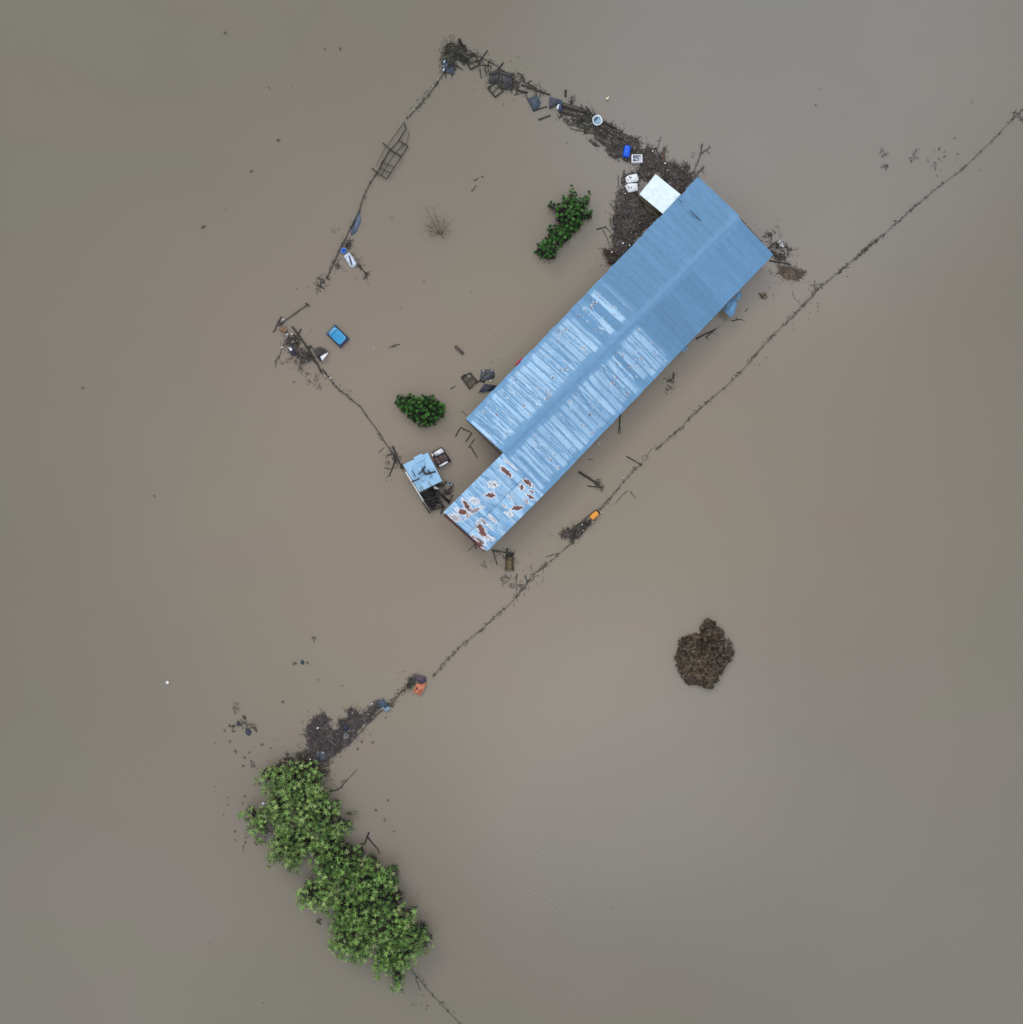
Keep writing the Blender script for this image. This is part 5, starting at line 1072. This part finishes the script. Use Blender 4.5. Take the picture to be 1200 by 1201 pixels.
debris(zr((690, 390), (780, 350), (840, 400), (780, 470), (700, 450)), 'thin scatter of weed beside the long fence at upper right', name='floating_weed', dens=5, base=False, pal=PALM, specks=0, rag=1, tl=(.1, .35))
zt = zm(260, 880, 6)
pole(zt((1037, 575), (1005, 662)), 1.6, 'pole', 'upper bar of the black T-shaped poles right of the thicket', 'pole', col=(.015, .017, .02)); pole(zt((1030, 612), (1108, 708)), 1.4, 'pole', 'lower bar of the black T-shaped poles right of the thicket', 'pole', col=(.015, .017, .02))
pole(zt((735, 272), (760, 288), (820, 278), (850, 250)), 1.4, 'branch', 'curved black branch right of the thicket\'s top', 'branch', tw=4); pole(zt((850, 250), (880, 210), (930, 160)), .6, 'branch', 'faint thin branch leading away from the curved black branch', 'branch', tw=6)
m_ = MB(); q = P(*zt((288, 375))[0], 1.2); m_.tube([q, q+Vector((.2, -.05, .1)), q+Vector((.35, -.2, 0))], .16, .08, (.62, .68, .76), 7, .3); tag(m_.build('plastic_bag', M['cloth']), 'pale plastic bag caught in the left side of the thicket', 'bag')
m_ = MB(); q = P(*zt((630, 738))[0], 1.6); m_.tube([q, q+Vector((.12, .08, .05))], .12, .09, (.7, .75, .8), 7, .2); tag(m_.build('plastic_bag', M['cloth']), 'small pale bag in the notch between the thicket\'s two halves', 'bag')
pole([(489, 1150), (493, 1162)], .8, 'stick', 'thin stick by the first post below the thicket', 'stick')

# ------------------------------------------------------------- trees
LEAF_G = {}
def leaf_tpl(L, w_, droop, seg=3):
    """one bent leaf pointing along +x, from origin"""
    v = []; prof = [0.25, 1.0, .8, .05]
    for i in range(seg+1):
        f = i/seg; x = L*f; z = droop[0]*L*f-droop[1]*L*f*f; hw = w_/2*prof[i]
        v += [(x, -hw, z+.12*hw), (x, hw, z+.12*hw)]
    f = [(2*i, 2*i+2, 2*i+3, 2*i+1) for i in range(seg)]
    return np.array(v), np.array(f)
def rosette(mb, c_, tilt, n, L, w_, col, colv, up=(.3, 1.2)):
    """n leaves round a shoot; tilt = unit vector of the shoot"""
    kb = random.uniform(.75, 1.25); az = random.uniform(0, 6.28); tv = Vector(tilt).normalized(); q = Vector((0, 0, 1)).rotation_difference(tv).to_matrix(); q = np.array(q)
    for i in range(n):
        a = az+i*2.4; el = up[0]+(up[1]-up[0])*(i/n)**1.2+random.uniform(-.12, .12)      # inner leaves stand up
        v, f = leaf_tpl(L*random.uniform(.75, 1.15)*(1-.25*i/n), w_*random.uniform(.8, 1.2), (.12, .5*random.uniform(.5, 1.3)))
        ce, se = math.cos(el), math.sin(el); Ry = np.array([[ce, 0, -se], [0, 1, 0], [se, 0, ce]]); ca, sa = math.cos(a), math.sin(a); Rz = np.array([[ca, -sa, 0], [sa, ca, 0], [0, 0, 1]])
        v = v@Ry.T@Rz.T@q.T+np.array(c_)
        k = (1+random.uniform(-colv, colv))*kb; cc_ = np.array(col)*k*(.55+1.0*(i/n)**1.3)  # young inner leaves lighter; outer ones darkened as painted shade for the gaps
        mb.add(v, f, cc_)
def crown_tree(poly_px, base, top, label, name, cat, spacing, leafn, L, w_, cols, trunk_r=.14, dome=.7, layers=2, group=None, thin=0., up=(.25, 1.2), mkey='leaf', others=None, seed_pts=None, edgecol=None):
    """poly in px at mid height; crown filled with shoots on limbs."""
    zmid = (base+top)/2; poly = [tuple(P(x, y, zmid)[:2]) for x, y in poly_px]; pa = np.array(poly)
    bx, by = pa.mean(0) if seed_pts is None else tuple(P(*seed_pts)[:2])
    t = thing(name, label, cat, (bx, by, 0), group); pts = []
    x0, y0 = pa.min(0)-.1; x1, y1 = pa.max(0)+.1; tries = int((x1-x0)*(y1-y0)/spacing**2*14)
    def edge_d(x, y):
        d = 1e9
        for i in range(len(poly)):
            a = np.array(poly[i]); b = np.array(poly[(i+1) % len(poly)]); ab = b-a; k = max(0, min(1, np.dot(np.array((x, y))-a, ab)/max(1e-9, ab@ab))); d = min(d, math.hypot(*(a+ab*k-np.array((x, y)))))
        return d
    rmax = 0
    for lay in range(layers):
        got = []
        for _ in range(tries):
            x, y = random.uniform(x0, x1), random.uniform(y0, y1)
            if not inside(poly, np.array([x]), np.array([y]))[0]: continue
            sp = spacing*(.8+.7*abs(vn(x*.7, y*.7, 3))+random.uniform(0, .25))
            if any((x-a)**2+(y-b)**2 < sp*sp for a, b in got): continue
            if thin and lay == 0 and vn(x*1.1+7, y*1.1, 5)*.5+.5 < thin: continue
            got.append((x, y)); d = edge_d(x, y); rmax = max(rmax, d); pts.append((x, y, d, lay))
    m_ = MB(); mbr = MB(); root = Vector((bx, by, 0))
    for x, y, d, lay in pts:
        k = min(1, d/(rmax*.75+1e-6)); z = base+(top-base)*(dome*math.sqrt(k)+(1-dome))*(1-.30*lay)+(vn(x*.9, y*.9, 9)*.55+vn(x*.35, y*.35, 19)*.6)*(1 if mkey == 'leaf' else .5)+random.uniform(-.2, .2)
        z = max(.15, z)
        out = Vector((x-bx, y-by, 0)); out = out.normalized() if out.length > .01 else Vector((1, 0, 0))
        tilt = Vector((0, 0, 1))+out*(.75*(1-k))+Vector((random.uniform(-.35, .35), random.uniform(-.35, .35), 0))*(1 if mkey != 'leaf' else 1.9)
        c_ = random.choice(cols)
        if edgecol and k < .3 and random.random() < .3: c_ = edgecol
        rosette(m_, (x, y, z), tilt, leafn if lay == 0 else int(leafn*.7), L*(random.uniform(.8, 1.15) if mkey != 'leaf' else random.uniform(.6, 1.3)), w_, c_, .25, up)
        if random.random() < .6:
            h = root+Vector((0, 0, random.uniform(.1, .5)*z)); e = Vector((x, y, z-.05)); mid = h.lerp(e, .55)-Vector((0, 0, .25*z*random.uniform(.3, 1)))
            mbr.tube([h, mid, e], trunk_r*.28, .015, jc((.06, .05, .038)), 4)
    # dead wood and flood wrack caught inside, under the leaves
    wr = MB(); dz = .9 if mkey == 'leaf' else .5; ar = (x1-x0)*(y1-y0)
    for _ in range(int(ar*(30 if mkey == 'leaf' else 60))):
        x, y = random.uniform(x0, x1), random.uniform(y0, y1)
        if not inside(poly, np.array([x]), np.array([y]))[0] or edge_d(x, y) < (.28 if mkey == 'leaf' else .12): continue
        twig(wr, x, y, random.uniform(.1, dz), random.uniform(.3, .9), random.uniform(.05, .11), random.uniform(0, 6.28), jc((.030, .025, .021), .4), random.uniform(-.15, .15))
    wr.build('dead_twigs', M['debris'], t)
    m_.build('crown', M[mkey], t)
    mt = MB(); mt.tube([root+Vector((0, 0, -.6)), root+Vector((.05, .03, top*.35)), root+Vector((0, .06, top*.7))], trunk_r, trunk_r*.5, (.07, .058, .045), 9); tk = mt.build('trunk', M['wood'], t); mbr.build('branches', M['wood'], tk); return t
DG = [(.036, .115, .02), (.052, .15, .028), (.085, .20, .05), (.022, .07, .015)]
za = zm(600, 190, 7.5)
crown_tree(za((525, 200), (570, 265), (580, 320), (620, 300), (640, 320), (670, 260), (695, 265), (690, 330), (650, 370), (655, 405), (715, 430), (718, 470), (660, 485), (625, 500), (610, 560), (560, 605), (520, 600), (520, 675), (455, 680), (440, 740), (395, 770),
              (400, 825), (350, 835), (270, 830), (205, 790), (235, 715), (290, 680), (325, 640), (320, 590), (345, 550), (420, 550), (450, 570), (450, 530), (400, 500), (405, 450), (385, 410), (320, 380), (335, 340), (400, 370), (440, 345), (450, 300), (490, 315), (510, 270)),
           .6, 2.4, 'dark green star-shaped leafy tree in the yard near the barn', 'leafy_tree', 'tree', .40, 24, .27, .085, DG, trunk_r=.12, dome=.6, layers=2, up=(.3, 1.45), mkey='leafdark', seed_pts=(672, 255))
zb2 = zm(420, 440, 6)
crown_tree(zb2((260, 190), (285, 140), (315, 135), (330, 165), (345, 125), (375, 140), (400, 150), (435, 160), (455, 135), (490, 150), (530, 140), (555, 180), (600, 200), (618, 225), (600, 265), (605, 290), (570, 310), (540, 345), (490, 360), (430, 358), (400, 330), (360, 310), (345, 275), (290, 240)),
           .5, 2.0, 'dark green rounded leafy tree in the yard near the small shed', 'leafy_tree', 'tree', .40, 24, .27, .085, DG, trunk_r=.12, dome=.6, layers=2, up=(.3, 1.45), mkey='leafdark')
LG = [(.19, .29, .08), (.15, .245, .065), (.24, .33, .11), (.10, .17, .048)]; LG2 = [(.155, .265, .062), (.118, .212, .05), (.20, .305, .09), (.078, .146, .038)]
YL = (.19, .22, .10)
zq = zm(340, 980, 5.4545)
kw = dict(spacing=.50, leafn=11, L=.50, w_=.105, trunk_r=.16, dome=.3, layers=2, up=(-.15, .95), edgecol=YL)
TR = [
 (zt((250, 180), (300, 140), (360, 115), (430, 120), (480, 80), (560, 80), (660, 95), (670, 150), (700, 170), (690, 230), (600, 300), (480, 320), (370, 290), (300, 240), (255, 230)), LG, 'northernmost tree of the green thicket, touching the dark mat'),
 (zt((290, 280), (370, 290), (480, 320), (520, 420), (500, 560), (400, 560), (330, 480), (320, 400), (340, 350)), LG, 'tree on the left side of the thicket\'s upper half, right of the pale bag'),
 (zt((480, 320), (600, 300), (690, 240), (740, 300), (760, 370), (830, 370), (820, 430), (790, 470), (860, 500), (920, 510), (910, 555), (850, 590), (720, 600), (600, 560), (520, 500)), LG, 'tree on the right side of the thicket\'s upper half'),
 (zt((110, 450), (200, 410), (240, 440), (300, 380), (330, 480), (300, 560), (310, 640), (270, 640), (240, 590), (190, 560), (200, 500)), LG, 'thin yellowish tree sticking out on the far left of the thicket'),
 (zt((400, 560), (500, 560), (600, 560), (720, 600), (700, 680), (600, 720), (560, 780), (545, 850), (440, 820), (420, 770), (340, 820), (330, 720), (360, 640)), LG, 'tree at the lower left of the thicket\'s upper half'),
 (zq((130, 150), (150, 40), (230, -40), (320, -10), (340, 60), (395, 85), (450, 65), (470, 130), (400, 250), (300, 300), (200, 300), (170, 230)), LG2, 'uppermost tree of the thicket\'s lower half'),
 (zq((400, 250), (480, 150), (560, 160), (600, 220), (680, 200), (690, 290), (670, 340), (730, 420), (640, 500), (500, 480), (420, 380)), LG2, 'tree on the right shoulder of the thicket\'s lower half'),
 (zq((60, 350), (110, 300), (200, 300), (300, 300), (300, 420), (250, 500), (180, 480), (130, 450), (50, 440)), LG, 'pale tree bulging out on the left of the thicket\'s lower half'),
 (zq((300, 300), (400, 250), (420, 380), (500, 480), (480, 600), (380, 640), (280, 600), (260, 500), (300, 420)), LG2, 'tree in the very middle of the thicket\'s lower half'),
 (zq((260, 580), (380, 640), (480, 600), (540, 700), (480, 800), (400, 790), (320, 780), (270, 700)), LG2, 'bluish green tree at the lower left of the thicket'),
 (zq((500, 480), (640, 500), (740, 420), (720, 500), (800, 470), (810, 530), (760, 560), (870, 580), (890, 650), (915, 690), (860, 740), (800, 740), (700, 720), (560, 700), (480, 600)), LG2, 'rightmost tree of the thicket\'s lower half'),
 (zq((540, 700), (700, 720), (800, 750), (800, 810), (740, 830), (720, 980), (650, 970), (640, 880), (600, 860), (590, 915), (555, 910), (540, 800)), LG2, 'southernmost tree of the thicket with two drooping tips'),
]
def grow(p, k=1.07):
    cx, cy = sum(x for x, y in p)/len(p), sum(y for x, y in p)/len(p)
    return [(cx+(x-cx)*k, cy+(y-cy)*k) for x, y in p]
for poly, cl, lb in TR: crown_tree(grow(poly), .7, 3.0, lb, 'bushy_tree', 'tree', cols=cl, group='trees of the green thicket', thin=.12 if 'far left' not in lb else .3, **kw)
trail(zt((205, 450), (350, 600)), 26, 'dark brush under the left side of the thicket', 30, pal=[(.04, .032, .03), (.03, .025, .022)], tl=(.3, .9), along=False)
bare_bush(*zt((880, 445))[0], zt((970, 425), (960, 445), (920, 430), (905, 455)), 'green sprig reaching out right of the thicket\'s upper half', name='sprig', r=.04, col=(.08, .12, .05), cat='sprig')
clump(*zq((190, 550))[0], 5, 'small dark green bush half under water left of the thicket\'s lower half', 26, (.05, .08, .035), cat='bush', name='sunken_bush')
bare_bush(*zt((1060, 760))[0], zt((1075, 700), (1090, 740), (1060, 690), (1040, 720)), 'small green sapling under the black T-shaped poles', name='sapling', r=.04, col=(.09, .14, .06), cat='sapling')
